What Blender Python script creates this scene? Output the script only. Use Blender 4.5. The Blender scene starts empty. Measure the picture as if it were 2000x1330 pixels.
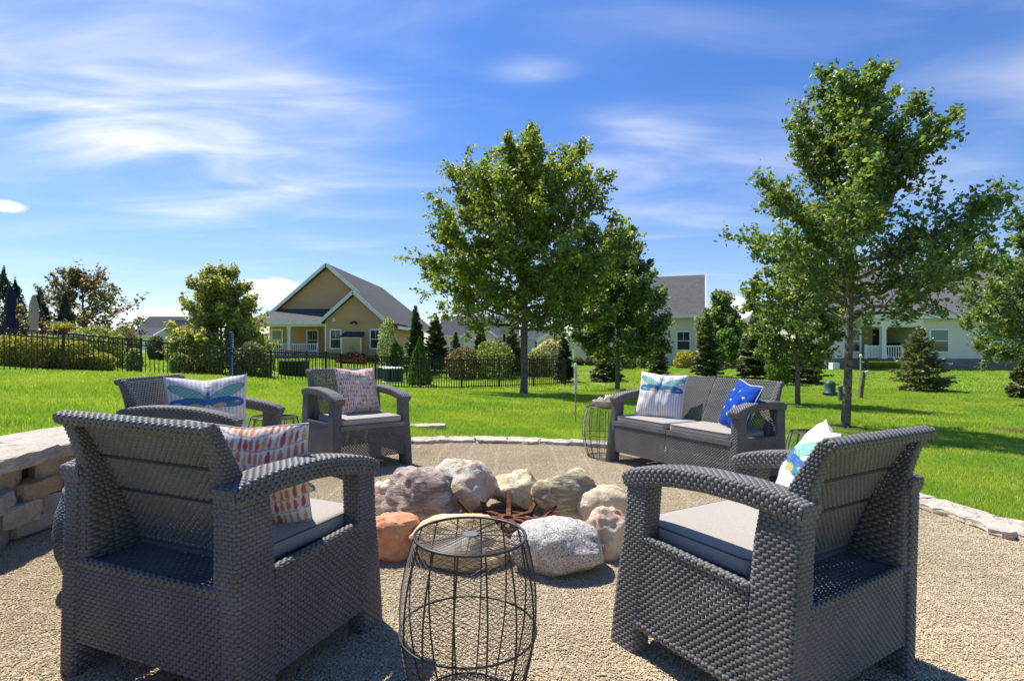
import bpy, math, random
import numpy as np
from mathutils import Matrix, Vector, Euler, noise as mnoise
R = math.radians
random.seed(7); rng = np.random.default_rng(7)
S = bpy.context.scene
col = S.collection

# ------------------------------------------------------------------ camera, sky, sun, exposure
F = 1038.2; HY = 673.7; HC = 0.996
cd = bpy.data.cameras.new('camera'); cam = bpy.data.objects.new('camera', cd); col.objects.link(cam)
cd.sensor_width = 36; cd.lens = 36 * F / 2000; cd.shift_y = (HY - 665) / 2000
cd.clip_start = 0.05; cd.clip_end = 3000
cam.location = (0, 0, HC); cam.rotation_euler = (R(90), 0, 0)
S.camera = cam
S.view_settings.view_transform = 'Standard'; S.view_settings.look = 'None'
S.view_settings.gamma = 1; S.view_settings.use_curve_mapping = False
S.view_settings.exposure = 1.13
SUN_EL, SUN_ROT = 60.0, -46.0
sd = bpy.data.lights.new('sun', 'SUN'); so = bpy.data.objects.new('sun', sd); col.objects.link(so)
sd.energy = 3.6; sd.angle = R(0.5); sd.color = (1.0, 0.955, 0.88)
_s = Vector((math.sin(R(SUN_ROT)) * math.cos(R(SUN_EL)), math.cos(R(SUN_ROT)) * math.cos(R(SUN_EL)), math.sin(R(SUN_EL))))
so.rotation_euler = _s.to_track_quat('Z', 'Y').to_euler(); so.location = (-20, 20, 40)

wd = bpy.data.worlds.new('World'); S.world = wd; wd.use_nodes = True
nt = wd.node_tree; nt.nodes.clear()
def N(t, ty, **k):
    n = t.nodes.new(ty)
    for a, b in k.items(): setattr(n, a, b)
    return n
def math_(t, op, a, b=None, c=None, clamp=False):
    n = N(t, 'ShaderNodeMath', operation=op, use_clamp=clamp)
    for i, v in enumerate((a, b, c)):
        if v is None: continue
        if isinstance(v, (int, float)): n.inputs[i].default_value = v
        else: t.links.new(v, n.inputs[i])
    return n.outputs[0]
def mixc(t, fac, a, b, blend='MIX'):
    n = N(t, 'ShaderNodeMix', data_type='RGBA', blend_type=blend)
    for i, v in ((0, fac), (6, a), (7, b)):
        if isinstance(v, (int, float)): n.inputs[i].default_value = v
        elif isinstance(v, (tuple, list)): n.inputs[i].default_value = (*v[:3], 1)
        else: t.links.new(v, n.inputs[i])
    return n.outputs[2]
def build_sky(t):
    L = t.links
    sky = N(t, 'ShaderNodeTexSky', sky_type='NISHITA'); sky.sun_disc = False
    sky.sun_elevation = R(SUN_EL); sky.sun_rotation = R(SUN_ROT)
    sky.air_density = 1.0; sky.dust_density = 0.3; sky.ozone_density = 3.0
    tc = N(t, 'ShaderNodeTexCoord'); sp = N(t, 'ShaderNodeSeparateXYZ'); L.new(tc.outputs['Generated'], sp.inputs[0])
    x, y, z = sp.outputs
    zc = math_(t, 'MAXIMUM', z, 0.02)
    # deep blue high up, pale near the horizon
    k = math_(t, 'POWER', math_(t, 'SUBTRACT', 1.0, math_(t, 'MINIMUM', math_(t, 'MAXIMUM', z, 0.0), 1.0)), 2.6)
    tint = mixc(t, k, (0.36, 0.75, 1.28), (1.02, .985, 1.06))
    base = mixc(t, 1.0, sky.outputs[0], tint, 'MULTIPLY')
    # cloud sheet coordinates
    az = math_(t, 'ARCTAN2', x, y); el = math_(t, 'ARCSINE', z)
    cx = N(t, 'ShaderNodeCombineXYZ')
    L.new(math_(t, 'DIVIDE', x, math_(t, 'ADD', zc, 0.12)), cx.inputs[0]); L.new(math_(t, 'DIVIDE', y, math_(t, 'ADD', zc, 0.12)), cx.inputs[1])
    mp = N(t, 'ShaderNodeMapping'); L.new(cx.outputs[0], mp.inputs[0]); mp.inputs['Rotation'].default_value = (0, 0, R(20)); mp.inputs['Scale'].default_value = (0.9, 2.3, 1)
    n1 = N(t, 'ShaderNodeTexNoise'); L.new(mp.outputs[0], n1.inputs['Vector'])
    n1.inputs['Scale'].default_value = 1.3; n1.inputs['Detail'].default_value = 7; n1.inputs['Roughness'].default_value = 0.52; n1.inputs['Distortion'].default_value = 0.5
    ce = N(t, 'ShaderNodeCombineXYZ'); L.new(az, ce.inputs[0]); L.new(el, ce.inputs[1])
    n2 = N(t, 'ShaderNodeTexNoise'); L.new(ce.outputs[0], n2.inputs['Vector']); n2.inputs['Scale'].default_value = 11; n2.inputs['Detail'].default_value = 8; n2.inputs['Roughness'].default_value = 0.6
    def px(u, v):
        X, Z = (u - 1000) / F, (HY - v) / F
        return math.atan2(X, 1), math.asin(Z / math.sqrt(X * X + Z * Z + 1))
    total = None
    # wispy sheets: centre pixel, half sizes (radians), tilt, strength
    W = [(130, 190, .30, .10, -.16, .66), (280, 305, .28, .035, -.10, .5), (640, 195, .13, .035, -.10, .62), (420, 130, .22, .10, -.5, .42),
         (1040, 135, .065, .017, .0, .75), (1250, 252, .10, .03, -.12, .55), (1190, 325, .06, .02, 0, .35), (1960, 250, .12, .04, .4, .45),
         (1350, 370, .30, .06, .10, .32), (1150, 70, .16, .03, -.05, .22), (370, 420, .10, .02, 0, .4), (1900, 170, .2, .05, .3, .25), (60, 60, .3, .1, 0, .45)]
    for u, v, a, b, tl, st in W:
        A, E = px(u, v)
        dx = math_(t, 'SUBTRACT', az, A); dy = math_(t, 'SUBTRACT', el, E)
        ca, sa = math.cos(tl), math.sin(tl)
        p = math_(t, 'DIVIDE', math_(t, 'ADD', math_(t, 'MULTIPLY', dx, ca), math_(t, 'MULTIPLY', dy, sa)), a)
        q = math_(t, 'DIVIDE', math_(t, 'SUBTRACT', math_(t, 'MULTIPLY', dy, ca), math_(t, 'MULTIPLY', dx, sa)), b)
        g = math_(t, 'MULTIPLY', math_(t, 'EXPONENT', math_(t, 'MULTIPLY', math_(t, 'ADD', math_(t, 'MULTIPLY', p, p), math_(t, 'MULTIPLY', q, q)), -1.0)), st)
        total = g if total is None else math_(t, 'ADD', total, g)
    wisp = math_(t, 'MULTIPLY', total, N_ramp(t, n1.outputs[0], .22, .80))
    wisp = math_(t, 'ADD', wisp, math_(t, 'MULTIPLY', N_ramp(t, n1.outputs[0], .44, .85), .18))
    wisp = math_(t, 'MINIMUM', wisp, 0.85)
    # low cumulus near the horizon
    cum = None
    for u, v, a, b in [(548, 572, .062, .030), (500, 560, .05, .018), (290, 612, .085, .014), (1432, 605, .045, .035), (5, 402, .03, .009), (880, 640, .1, .012), (1500, 630, .1, .02)]:
        A, E = px(u, v)
        p = math_(t, 'DIVIDE', math_(t, 'SUBTRACT', az, A), a); q = math_(t, 'DIVIDE', math_(t, 'SUBTRACT', el, E), b)
        g = math_(t, 'EXPONENT', math_(t, 'MULTIPLY', math_(t, 'ADD', math_(t, 'MULTIPLY', p, p), math_(t, 'MULTIPLY', q, q)), -1.0))
        cum = g if cum is None else math_(t, 'MAXIMUM', cum, g)
    cm = N_ramp(t, math_(t, 'ADD', cum, math_(t, 'MULTIPLY', math_(t, 'SUBTRACT', n2.outputs[0], .5), 1.5)), .42, .75)
    c1 = mixc(t, wisp, base, (8.4, 8.4, 8.5))
    c2 = mixc(t, math_(t, 'MULTIPLY', cm, .85), c1, (8.0, 7.9, 7.8))
    bg = N(t, 'ShaderNodeBackground'); L.new(c2, bg.inputs[0]); bg.inputs[1].default_value = 0.064
    o = N(t, 'ShaderNodeOutputWorld'); L.new(bg.outputs[0], o.inputs[0])
def N_ramp(t, v, lo, hi):
    n = N(t, 'ShaderNodeMapRange', interpolation_type='SMOOTHSTEP'); t.links.new(v, n.inputs[0])
    n.inputs[1].default_value = lo; n.inputs[2].default_value = hi; return n.outputs[0]
build_sky(nt)

# ------------------------------------------------------------------ helpers
def mat(name, color, rough=.7, spec=.3, metal=0, noise=None, bump=None, attr=None, trans=0, coat=0):
    """noise=(scale, colour2, amount, lo, hi) ; bump=(scale, strength, dist)"""
    m = bpy.data.materials.new(name); m.use_nodes = True; t = m.node_tree; L = t.links
    b = t.nodes['Principled BSDF']; b.inputs['Roughness'].default_value = rough; b.inputs['Specular IOR Level'].default_value = spec; b.inputs['Metallic'].default_value = metal
    b.inputs['Coat Weight'].default_value = coat
    b.inputs['Base Color'].default_value = (*color, 1)
    tc = N(t, 'ShaderNodeTexCoord')
    c = None
    if attr:
        a = N(t, 'ShaderNodeAttribute'); a.attribute_name = attr; c = a.outputs['Color']; L.new(c, b.inputs['Base Color'])
    if noise:
        for nz in (noise if isinstance(noise, list) else [noise]):
            sc, c2, lo, hi = nz
            n = N(t, 'ShaderNodeTexNoise'); L.new(tc.outputs['Object'], n.inputs[0]); n.inputs['Scale'].default_value = sc; n.inputs['Detail'].default_value = 6
            c = mixc(t, N_ramp(t, n.outputs[0], lo, hi), c if c is not None else color, c2); L.new(c, b.inputs['Base Color'])
    if bump:
        n = N(t, 'ShaderNodeTexNoise'); L.new(tc.outputs['Object'], n.inputs[0]); n.inputs['Scale'].default_value = bump[0]; n.inputs['Detail'].default_value = 5
        bp = N(t, 'ShaderNodeBump'); bp.inputs['Strength'].default_value = bump[1]; bp.inputs['Distance'].default_value = bump[2]
        L.new(n.outputs[0], bp.inputs['Height']); L.new(bp.outputs[0], b.inputs['Normal'])
    if trans:
        tr = N(t, 'ShaderNodeBsdfTranslucent'); mx = N(t, 'ShaderNodeMixShader'); mx.inputs[0].default_value = trans
        if c is not None:
            cc = mixc(t, 1.0, c, (1.5, 1.55, .55), 'MULTIPLY'); L.new(cc, tr.inputs[0])
        else: tr.inputs[0].default_value = (color[0] * 1.5, color[1] * 1.55, color[2] * .55, 1)
        L.new(b.outputs[0], mx.inputs[1]); L.new(tr.outputs[0], mx.inputs[2]); L.new(mx.outputs[0], t.nodes['Material Output'].inputs[0])
    return m

class MB:
    def __init__(s): s.v = []; s.f = []; s.n = 0; s.c = []
    def add(s, v, f, c=None):
        v = np.asarray(v, float).reshape(-1, 3); s.v.append(v); off = s.n
        if isinstance(f, np.ndarray): s.f.append(f + off)
        else: s.f.extend([np.array([list(q)]) + off for q in f])
        s.n += len(v)
        if c is not None: s.c.append(np.asarray(c, float).reshape(-1, 3))
    def box(s, x0, y0, z0, x1, y1, z1, M=None):
        v = np.array([(x, y, z) for z in (z0, z1) for y in (y0, y1) for x in (x0, x1)], float)
        if M is not None: v = v @ np.array(M.to_3x3()).T + np.array(M.translation)
        s.add(v, np.array([(0, 2, 3, 1), (4, 5, 7, 6), (0, 1, 5, 4), (2, 6, 7, 3), (0, 4, 6, 2), (1, 3, 7, 5)]))
    def hexa(s, b, t):     # bottom 4 pts, top 4 pts (ccw from above)
        s.add(list(b) + list(t), np.array([(3, 2, 1, 0), (4, 5, 6, 7), (0, 1, 5, 4), (1, 2, 6, 5), (2, 3, 7, 6), (3, 0, 4, 7)]))
    def bar(s, a, b, w, h=None, up=(0, 0, 1)):
        a, b = Vector(a), Vector(b); d = (b - a).normalized(); u = Vector(up)
        if abs(d.dot(u)) > .99: u = Vector((1, 0, 0))
        r = d.cross(u).normalized() * w / 2; q = r.cross(d).normalized() * (h or w) / 2
        s.hexa([a - r - q, a + r - q, b + r - q, b - r - q], [a - r + q, a + r + q, b + r + q, b - r + q])
    def tube(s, pts, rad, n=6, closed=False, cap=True):
        P = np.array([list(p) for p in pts], float); k = len(P)
        rad = np.broadcast_to(np.asarray(rad, float), (k,))
        if closed: T = np.roll(P, -1, 0) - np.roll(P, 1, 0)
        else: T = np.gradient(P, axis=0)
        T /= np.linalg.norm(T, axis=1)[:, None] + 1e-12
        ref = np.array([0, 0, 1.]) if abs(T[:, 2]).mean() < .8 else np.array([1., 0, 0])
        A = np.cross(T, ref); A /= np.linalg.norm(A, axis=1)[:, None] + 1e-12; B = np.cross(T, A)
        th = np.arange(n) * 2 * np.pi / n
        V = P[:, None] + rad[:, None, None] * (A[:, None] * np.cos(th)[None, :, None] + B[:, None] * np.sin(th)[None, :, None])
        kk = k if closed else k - 1
        i = np.arange(kk)[:, None]; j = np.arange(n)[None]
        i2 = (i + 1) % k; j2 = (j + 1) % n
        f = np.stack([i * n + j, i * n + j2, i2 * n + j2, i2 * n + j], -1).reshape(-1, 4)
        s.add(V.reshape(-1, 3), f)
        if cap and not closed and n >= 3:
            off = s.n - k * n
            s.f.append(('poly', [off + q for q in range(n)])); s.f.append(('poly', [off + (k - 1) * n + q for q in range(n)][::-1]))
    def lathe(s, prof, n=32, c=(0, 0, 0)):
        P = np.array(prof, float); k = len(P); th = np.arange(n) * 2 * np.pi / n
        V = np.stack([c[0] + P[:, 0, None] * np.cos(th), c[1] + P[:, 0, None] * np.sin(th), np.broadcast_to(c[2] + P[:, 1, None], (k, n))], -1)
        i = np.arange(k - 1)[:, None]; j = np.arange(n)[None]; j2 = (j + 1) % n
        s.add(V.reshape(-1, 3), np.stack([i * n + j, i * n + j2, (i + 1) * n + j2, (i + 1) * n + j], -1).reshape(-1, 4))
    def mesh(s, name, m, smooth=False):
        V = np.concatenate(s.v) if s.v else np.zeros((0, 3))
        faces = []
        for a in s.f:
            if isinstance(a, tuple): faces.append(a[1])
            else: faces.extend(a.tolist())
        me = bpy.data.meshes.new(name); me.from_pydata(V.tolist(), [], faces)
        if m: me.materials.append(m)
        if smooth: me.polygons.foreach_set('use_smooth', [True] * len(me.polygons))
        if s.c:
            C = np.concatenate(s.c); at = me.color_attributes.new('col', 'FLOAT_COLOR', 'POINT')
            at.data.foreach_set('color', np.concatenate([C, np.ones((len(C), 1))], 1).ravel())
        me.update(); return me
    def build(s, name, m, parent=None, smooth=False):
        o = bpy.data.objects.new(name, s.mesh(name, m, smooth)); col.objects.link(o)
        if parent: o.parent = parent
        return o
def tag(o, label=None, cat=None, group=None, kind=None):
    for k, v in (('label', label), ('category', cat), ('group', group), ('kind', kind)):
        if v: o[k] = v
    return o
def empty(name, M=None, label=None, cat=None, group=None):
    o = bpy.data.objects.new(name, None); o.empty_display_size = .1; col.objects.link(o)
    if M is not None: o.matrix_world = Tr(M) if isinstance(M, Vector) else M
    return tag(o, label, cat, group)
def inst(me, name, parent=None, M=None):
    o = bpy.data.objects.new(name, me); col.objects.link(o)
    if parent: o.parent = parent
    if M is not None: o.matrix_local = M
    return o
def copy_tree(o, parent=None):
    c = o.copy(); col.objects.link(c)
    if parent: c.parent = parent
    for ch in [q for q in list(col.objects) if q.parent == o]: copy_tree(ch, c)
    return c
Tr = Matrix.Translation
def Rz(a): return Matrix.Rotation(a, 4, 'Z')
# the patio drains very slightly to the right and away: everything on it stands on this plane
PP = Tr((0, 0, HC)) @ Matrix.Rotation(0.022, 4, 'Y') @ Matrix.Rotation(-0.010, 4, 'X') @ Tr((0, 0, -HC))
def on_patio(x, y, z=0, a=0): return PP @ Tr((x, y, z)) @ Rz(a)
CX, CY, PR = 0.0, 2.9, 2.92
nrm = PP.to_3x3() @ Vector((0, 0, 1)); p0 = PP @ Vector((0, 0, 0))
def plane_z(x, y): return p0.z - ((x - p0.x) * nrm.x + (y - p0.y) * nrm.y) / nrm.z
def W(u, v, Y): return Vector(((u - 1000) * Y / F, Y, HC + (HY - v) * Y / F))
# terrain: thin-plate spline through surveyed points (pixel, row, depth)
cp = [W(*q) for q in [(1651, 838, 8.3), (1558, 793, 13.7), (1023, 772, 16.1), (1206, 762, 21), (1797, 764, 20), (822, 761, 21.2), (902, 760, 22.1), (1043, 755, 24.1),
      (1091, 750, 26), (637, 755, 19.3), (533, 757, 18.2), (412, 752, 17.2), (278, 742, 16.2), (770, 743, 30), (640, 699, 40), (500, 702, 40), (800, 705, 45), (1290, 716, 42), (1150, 712, 42), (1400, 712, 44), (1700, 723, 32), (1990, 723, 32),
      (300, 700, 90), (1000, 700, 75), (1600, 700, 60), (100, 722, 19), (0, 700, 25), (1850, 745, 25), (1480, 742, 26), (1350, 738, 28), (950, 735, 30)]]
cp += [Vector(q) for q in [(-9.0, 10, .47), (-5.6, 10, .36), (-4.2, 10, .24), (-3.2, 2.9, .42), (-3.3, .5, .46), (-4.5, 4.8, .44), (-5.5, 1, .5), (-9, 4, .55), (-2.5, 5.4, .16), (-2.9, 6.5, .22), (-12, 12, .35),
      (0, 6, plane_z(0, 6)), (1.2, 5.8, plane_z(1.2, 5.8)), (2.9, 4.4, plane_z(2.9, 4.4)), (3.1, 2.9, plane_z(3.1, 2.9)), (3.2, 1, plane_z(3.2, 1)), (-1.3, 5.9, plane_z(-1.3, 5.9) + .03), (0, -2, 0), (8, 2, -.3),
      (-60, 20, .1), (60, 20, -.6), (-60, 90, -.8), (80, 90, -.8), (0, 160, -.9), (0, -60, 0), (-60, -40, .2), (60, -40, -.3), (-160, 160, -1), (160, 160, -1)]]
_C = np.array([[q.x, q.y] for q in cp]) / 10; _z = np.array([q.z for q in cp])
def _phi(d2): return .5 * d2 * np.log(d2 + 1e-9)
_n = len(_C); _K = _phi(((_C[:, None] - _C[None]) ** 2).sum(-1)) + np.eye(_n) * .004
_P = np.hstack([np.ones((_n, 1)), _C]); _A = np.block([[_K, _P], [_P.T, np.zeros((3, 3))]])
_w = np.linalg.solve(_A, np.concatenate([_z, np.zeros(3)]))
def ground(x, y):
    x = np.asarray(x, float); y = np.asarray(y, float); s = x.shape
    Q = np.stack([x.ravel(), y.ravel()], 1)
    d = np.hypot(Q[:, 0], Q[:, 1]); Qc = Q * np.minimum(1, 150 / (d + 1e-9))[:, None] / 10
    z = _phi(((Qc[:, None] - _C[None]) ** 2).sum(-1)) @ _w[:_n] + _w[_n] + Qc @ _w[_n + 1:]
    # next to the edging on the open sides the lawn is level with the patio
    ang = np.arctan2(Q[:, 1] - CY, Q[:, 0] - CX); r = np.hypot(Q[:, 0] - CX, Q[:, 1] - CY)
    openside = 1 / (1 + np.exp(-(np.cos(ang - R(35)) + .42) * 14))
    k = openside * np.clip(1 - (r - PR) / 1.2, 0, 1) ** 2
    z = z * (1 - k) + plane_z(Q[:, 0], Q[:, 1]) * k
    return z.reshape(s)
def gz(x, y): return float(ground(np.array([x]), np.array([y]))[0])
def G(u, Y, dz=0): x = (u - 1000) * Y / F; return Vector((x, Y, gz(x, Y) + dz))

# ------------------------------------------------------------------ materials
resin = mat('graphite_resin', (.120, .114, .111), .52, .36, noise=[(6, (.154, .146, .140), .35, .7), (45, (.19, .176, .160), .60, .78)], bump=(900, .15, .0005))
cush_m = mat('grey_cushion_cloth', (.33, .295, .255), .9, .15, noise=(260, (.40, .36, .315), .35, .7), bump=(1200, .4, .0006))
pipe_m = mat('dark_grey_piping', (.10, .10, .105), .8, .2)
wire_m = mat('bronze_black_wire', (.045, .041, .04), .45, .5, metal=.3)
black_m = mat('black_powder_coat', (.006, .006, .006), .4, .5)
white_m = mat('white_trim', (.78, .78, .77), .5, .4, noise=(3, (.7, .7, .69), .45, .7))
wood_m = mat('weathered_wood', (.21, .17, .12), .85, .2, noise=(14, (.12, .10, .075), .4, .6), bump=(40, .4, .01))
pillow_m = mat('printed_cotton', (.8, .8, .8), .9, .1, attr='col', bump=(700, .25, .0008))
rust_m = mat('rusty_iron', (.17, .055, .025), .8, .3, metal=.2, noise=(35, (.07, .035, .025), .4, .65), bump=(150, .5, .002))
def leaf_mat(name, tr=.35): return mat(name, (.05, .1, .02), .42, .45, attr='col', trans=tr)
leaf_m = leaf_mat('leaf', .42); needle_m = leaf_mat('needle', .2)
bark_m = mat('grey_brown_bark', (.25, .205, .16), .95, .1, noise=(22, (.11, .085, .065), .42, .62), bump=(60, .9, .02))

def grass_material():
    m = bpy.data.materials.new('lawn_turf'); m.use_nodes = True; t = m.node_tree; L = t.links; b = t.nodes['Principled BSDF']
    b.inputs['Roughness'].default_value = .8; b.inputs['Specular IOR Level'].default_value = .15
    g = N(t, 'ShaderNodeNewGeometry')
    def nz(s, d=5, r=.6):
        n = N(t, 'ShaderNodeTexNoise'); L.new(g.outputs['Position'], n.inputs[0]); n.inputs['Scale'].default_value = s; n.inputs['Detail'].default_value = d; n.inputs['Roughness'].default_value = r; return n.outputs[0]
    c = mixc(t, N_ramp(t, nz(.35), .35, .65), (.22, .32, .035), (.28, .37, .045))
    c = mixc(t, math_(t, 'MULTIPLY', N_ramp(t, nz(2.2), .45, .75), .5), c, (.27, .32, .045))
    c = mixc(t, N_ramp(t, nz(40, 8, .75), .38, .62), c, (.09, .16, .012))
    L.new(c, b.inputs['Base Color'])
    bp = N(t, 'ShaderNodeBump'); bp.inputs['Strength'].default_value = .8; bp.inputs['Distance'].default_value = .03
    L.new(nz(55, 8, .7), bp.inputs['Height']); L.new(bp.outputs[0], b.inputs['Normal'])
    return m
lawn_m = grass_material()
def blade_material():
    m = bpy.data.materials.new('grass_blade'); m.use_nodes = True; t = m.node_tree; L = t.links; b = t.nodes['Principled BSDF']
    b.inputs['Roughness'].default_value = .45; b.inputs['Specular IOR Level'].default_value = .3
    g = N(t, 'ShaderNodeNewGeometry'); a = N(t, 'ShaderNodeAttribute'); a.attribute_name = 'col'
    n = N(t, 'ShaderNodeTexNoise'); L.new(g.outputs['Position'], n.inputs[0]); n.inputs['Scale'].default_value = .9; n.inputs['Detail'].default_value = 4
    c = mixc(t, 1.0, a.outputs['Color'], mixc(t, N_ramp(t, n.outputs[0], .35, .68), (.78, .90, .85), (1.32, 1.12, 1.3)), 'MULTIPLY')
    wv = N(t, 'ShaderNodeTexWave'); wv.bands_direction = 'DIAGONAL'; L.new(g.outputs['Position'], wv.inputs[0]); wv.inputs['Scale'].default_value = .22; wv.inputs['Distortion'].default_value = .6
    c = mixc(t, math_(t, 'MULTIPLY', wv.outputs[1], .5), c, mixc(t, 1.0, c, (1.12, 1.08, 1.15), 'MULTIPLY'))
    L.new(c, b.inputs['Base Color'])
    tr = N(t, 'ShaderNodeBsdfTranslucent'); mx = N(t, 'ShaderNodeMixShader'); mx.inputs[0].default_value = .4
    L.new(mixc(t, 1.0, c, (1.3, 1.4, .6), 'MULTIPLY'), tr.inputs[0]); L.new(b.outputs[0], mx.inputs[1]); L.new(tr.outputs[0], mx.inputs[2]); L.new(mx.outputs[0], t.nodes['Material Output'].inputs[0])
    return m
blade_m = blade_material()
def gravel_mats():
    out = []
    for nm, sc in (('pea_gravel_bed', 190), ('pea_gravel', 210)):
        m = bpy.data.materials.new(nm); m.use_nodes = True; t = m.node_tree; L = t.links; b = t.nodes['Principled BSDF']
        b.inputs['Roughness'].default_value = .85; b.inputs['Specular IOR Level'].default_value = .2
        g = N(t, 'ShaderNodeNewGeometry')
        v = N(t, 'ShaderNodeTexVoronoi'); L.new(g.outputs['Position'], v.inputs[0]); v.inputs['Scale'].default_value = sc
        rp = N(t, 'ShaderNodeValToRGB'); rp.color_ramp.interpolation = 'LINEAR'; sp = N(t, 'ShaderNodeSeparateColor'); L.new(v.outputs['Color'], sp.inputs[0]); L.new(sp.outputs[0], rp.inputs[0])
        e = rp.color_ramp.elements; e[0].position = 0; e[0].color = (.33, .25, .15, 1); e[1].position = 1; e[1].color = (.72, .62, .46, 1)
        for p, c in ((.2, (.43, .345, .215)), (.55, (.52, .425, .275)), (.85, (.60, .50, .345))): q = e.new(p); q.color = (*c, 1)
        n = N(t, 'ShaderNodeTexNoise'); L.new(g.outputs['Position'], n.inputs[0]); n.inputs['Scale'].default_value = 1.6; n.inputs['Detail'].default_value = 5
        c = mixc(t, math_(t, 'MULTIPLY', N_ramp(t, n.outputs[0], .4, .7), .35), rp.outputs[0], (.34, .26, .16))
        if nm == 'pea_gravel_bed': c = mixc(t, 1.0, c, (.72, .70, .68), 'MULTIPLY')
        L.new(c, b.inputs['Base Color'])
        out.append(m)
    return out
bed_m, peb_m = gravel_mats()

# ------------------------------------------------------------------ ground: lawn and gravel patio
def build_ground():
    nth = 240; th = np.linspace(0, 2 * np.pi, nth, endpoint=False)
    rr = [PR - .02]; d = .12
    while rr[-1] < 900: rr.append(rr[-1] + d); d *= 1.075
    rr = np.array(rr); X = CX + rr[:, None] * np.cos(th); Y = CY + rr[:, None] * np.sin(th)
    Z = ground(X, Y)
    k, n = X.shape; i = np.arange(k - 1)[:, None]; j = np.arange(n)[None]; j2 = (j + 1) % n
    m = MB(); m.add(np.stack([X, Y, Z], -1).reshape(-1, 3), np.stack([i * n + j, (i + 1) * n + j, (i + 1) * n + j2, i * n + j2], -1).reshape(-1, 4))
    # skirt down at the inner rim
    Vt = np.stack([X[0], Y[0], Z[0]], -1); Vb = Vt.copy(); Vb[:, 2] = -.25
    j = np.arange(n); m.add(np.concatenate([Vt, Vb]), np.stack([j, j + n, (j + 1) % n + n, (j + 1) % n], -1))
    tag(m.build('lawn', lawn_m, smooth=True), kind='structure')
    m = MB(); rr = np.linspace(0.001, PR + .25, 60); th = np.linspace(0, 2 * np.pi, 160, endpoint=False)
    X = CX + rr[:, None] * np.cos(th); Y = CY + rr[:, None] * np.sin(th); Z = plane_z(X, Y)
    Z = Z - .0035
    k, n = X.shape; i = np.arange(k - 1)[:, None]; j = np.arange(n)[None]; j2 = (j + 1) % n
    m.add(np.stack([X, Y, Z], -1).reshape(-1, 3), np.stack([i * n + j, i * n + j2, (i + 1) * n + j2, (i + 1) * n + j], -1).reshape(-1, 4)[:, ::-1][:, ::-1])
    tag(m.build('gravel_patio', bed_m, smooth=True), kind='structure')
build_ground()
def gn_instances(name, pts, rots, scales, meshes, kind_label, cat):
    """one object whose geometry nodes put little meshes on precomputed points"""
    me = bpy.data.meshes.new(name); me.from_pydata([tuple(p) for p in pts], [], [])
    a = me.attributes.new('rot', 'FLOAT_VECTOR', 'POINT'); a.data.foreach_set('vector', np.asarray(rots, float).ravel())
    a = me.attributes.new('scl', 'FLOAT', 'POINT'); a.data.foreach_set('value', np.asarray(scales, float).ravel())
    a = me.attributes.new('idx', 'INT', 'POINT'); a.data.foreach_set('value', [int(q) for q in rng.integers(0, len(meshes), len(pts))])
    o = bpy.data.objects.new(name, me); col.objects.link(o)
    lib = bpy.data.collections.new(name + '_source')
    for i, q in enumerate(meshes):
        ob = bpy.data.objects.new(name + '_clump%d' % i, q); lib.objects.link(ob)
    ng = bpy.data.node_groups.new(name, 'GeometryNodeTree')
    ng.interface.new_socket('Geometry', in_out='INPUT', socket_type='NodeSocketGeometry'); ng.interface.new_socket('Geometry', in_out='OUTPUT', socket_type='NodeSocketGeometry')
    gi = ng.nodes.new('NodeGroupInput'); go = ng.nodes.new('NodeGroupOutput'); ip = ng.nodes.new('GeometryNodeInstanceOnPoints'); ci = ng.nodes.new('GeometryNodeCollectionInfo')
    ci.inputs['Collection'].default_value = lib; ci.inputs['Separate Children'].default_value = True; ci.inputs['Reset Children'].default_value = True
    def at(nm, ty):
        n = ng.nodes.new('GeometryNodeInputNamedAttribute'); n.data_type = ty; n.inputs[0].default_value = nm; return n.outputs[0]
    L = ng.links; L.new(gi.outputs[0], ip.inputs['Points']); L.new(ci.outputs[0], ip.inputs['Instance']); ip.inputs['Pick Instance'].default_value = True
    L.new(at('idx', 'INT'), ip.inputs['Instance Index']); L.new(at('rot', 'FLOAT_VECTOR'), ip.inputs['Rotation']); L.new(at('scl', 'FLOAT'), ip.inputs['Scale']); L.new(ip.outputs[0], go.inputs[0])
    md = o.modifiers.new('scatter', 'NODES'); md.node_group = ng
    return tag(o, kind_label, cat, kind='stuff')

def blade_clump(n, rad, h, w, seed):
    r = np.random.default_rng(seed); a = r.uniform(0, 2 * np.pi, n); q = rad * np.sqrt(r.uniform(0, 1, n)); x, y = q * np.cos(a), q * np.sin(a)
    hh = h * r.uniform(.55, 1.2, n); d = r.uniform(0, 2 * np.pi, n); lean = r.uniform(.1, .75, n) * hh; o = r.uniform(0, 2 * np.pi, n)
    px, py = np.cos(o) * w / 2, np.sin(o) * w / 2; z0 = np.zeros(n)
    b0 = np.stack([x - px, y - py, z0 - .01], -1); b1 = np.stack([x + px, y + py, z0 - .01], -1)
    mx, my = x + np.cos(d) * lean * .35, y + np.sin(d) * lean * .35
    m0 = np.stack([mx - px * .8, my - py * .8, hh * .6], -1); m1 = np.stack([mx + px * .8, my + py * .8, hh * .6], -1)
    t = np.stack([x + np.cos(d) * lean, y + np.sin(d) * lean, hh], -1)
    V = np.stack([b0, b1, m1, m0, t], 1).reshape(-1, 3); k = np.arange(n)[:, None] * 5
    m = MB()
    g = np.array([(.31, .44, .045), (.37, .49, .06), (.22, .35, .03), (.47, .52, .12), (.54, .50, .24)])
    ci = r.choice(5, n, p=[.36, .3, .2, .11, .03]); c = np.repeat(g[ci] * r.uniform(.8, 1.2, n)[:, None], 5, 0)
    m.add(V, k + np.array([[0, 1, 2, 3]]), c)
    for q in (k + np.array([[3, 2, 4]])): m.f.append(q[None])
    return m.mesh('grass_tuft', blade_m, True)
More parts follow.
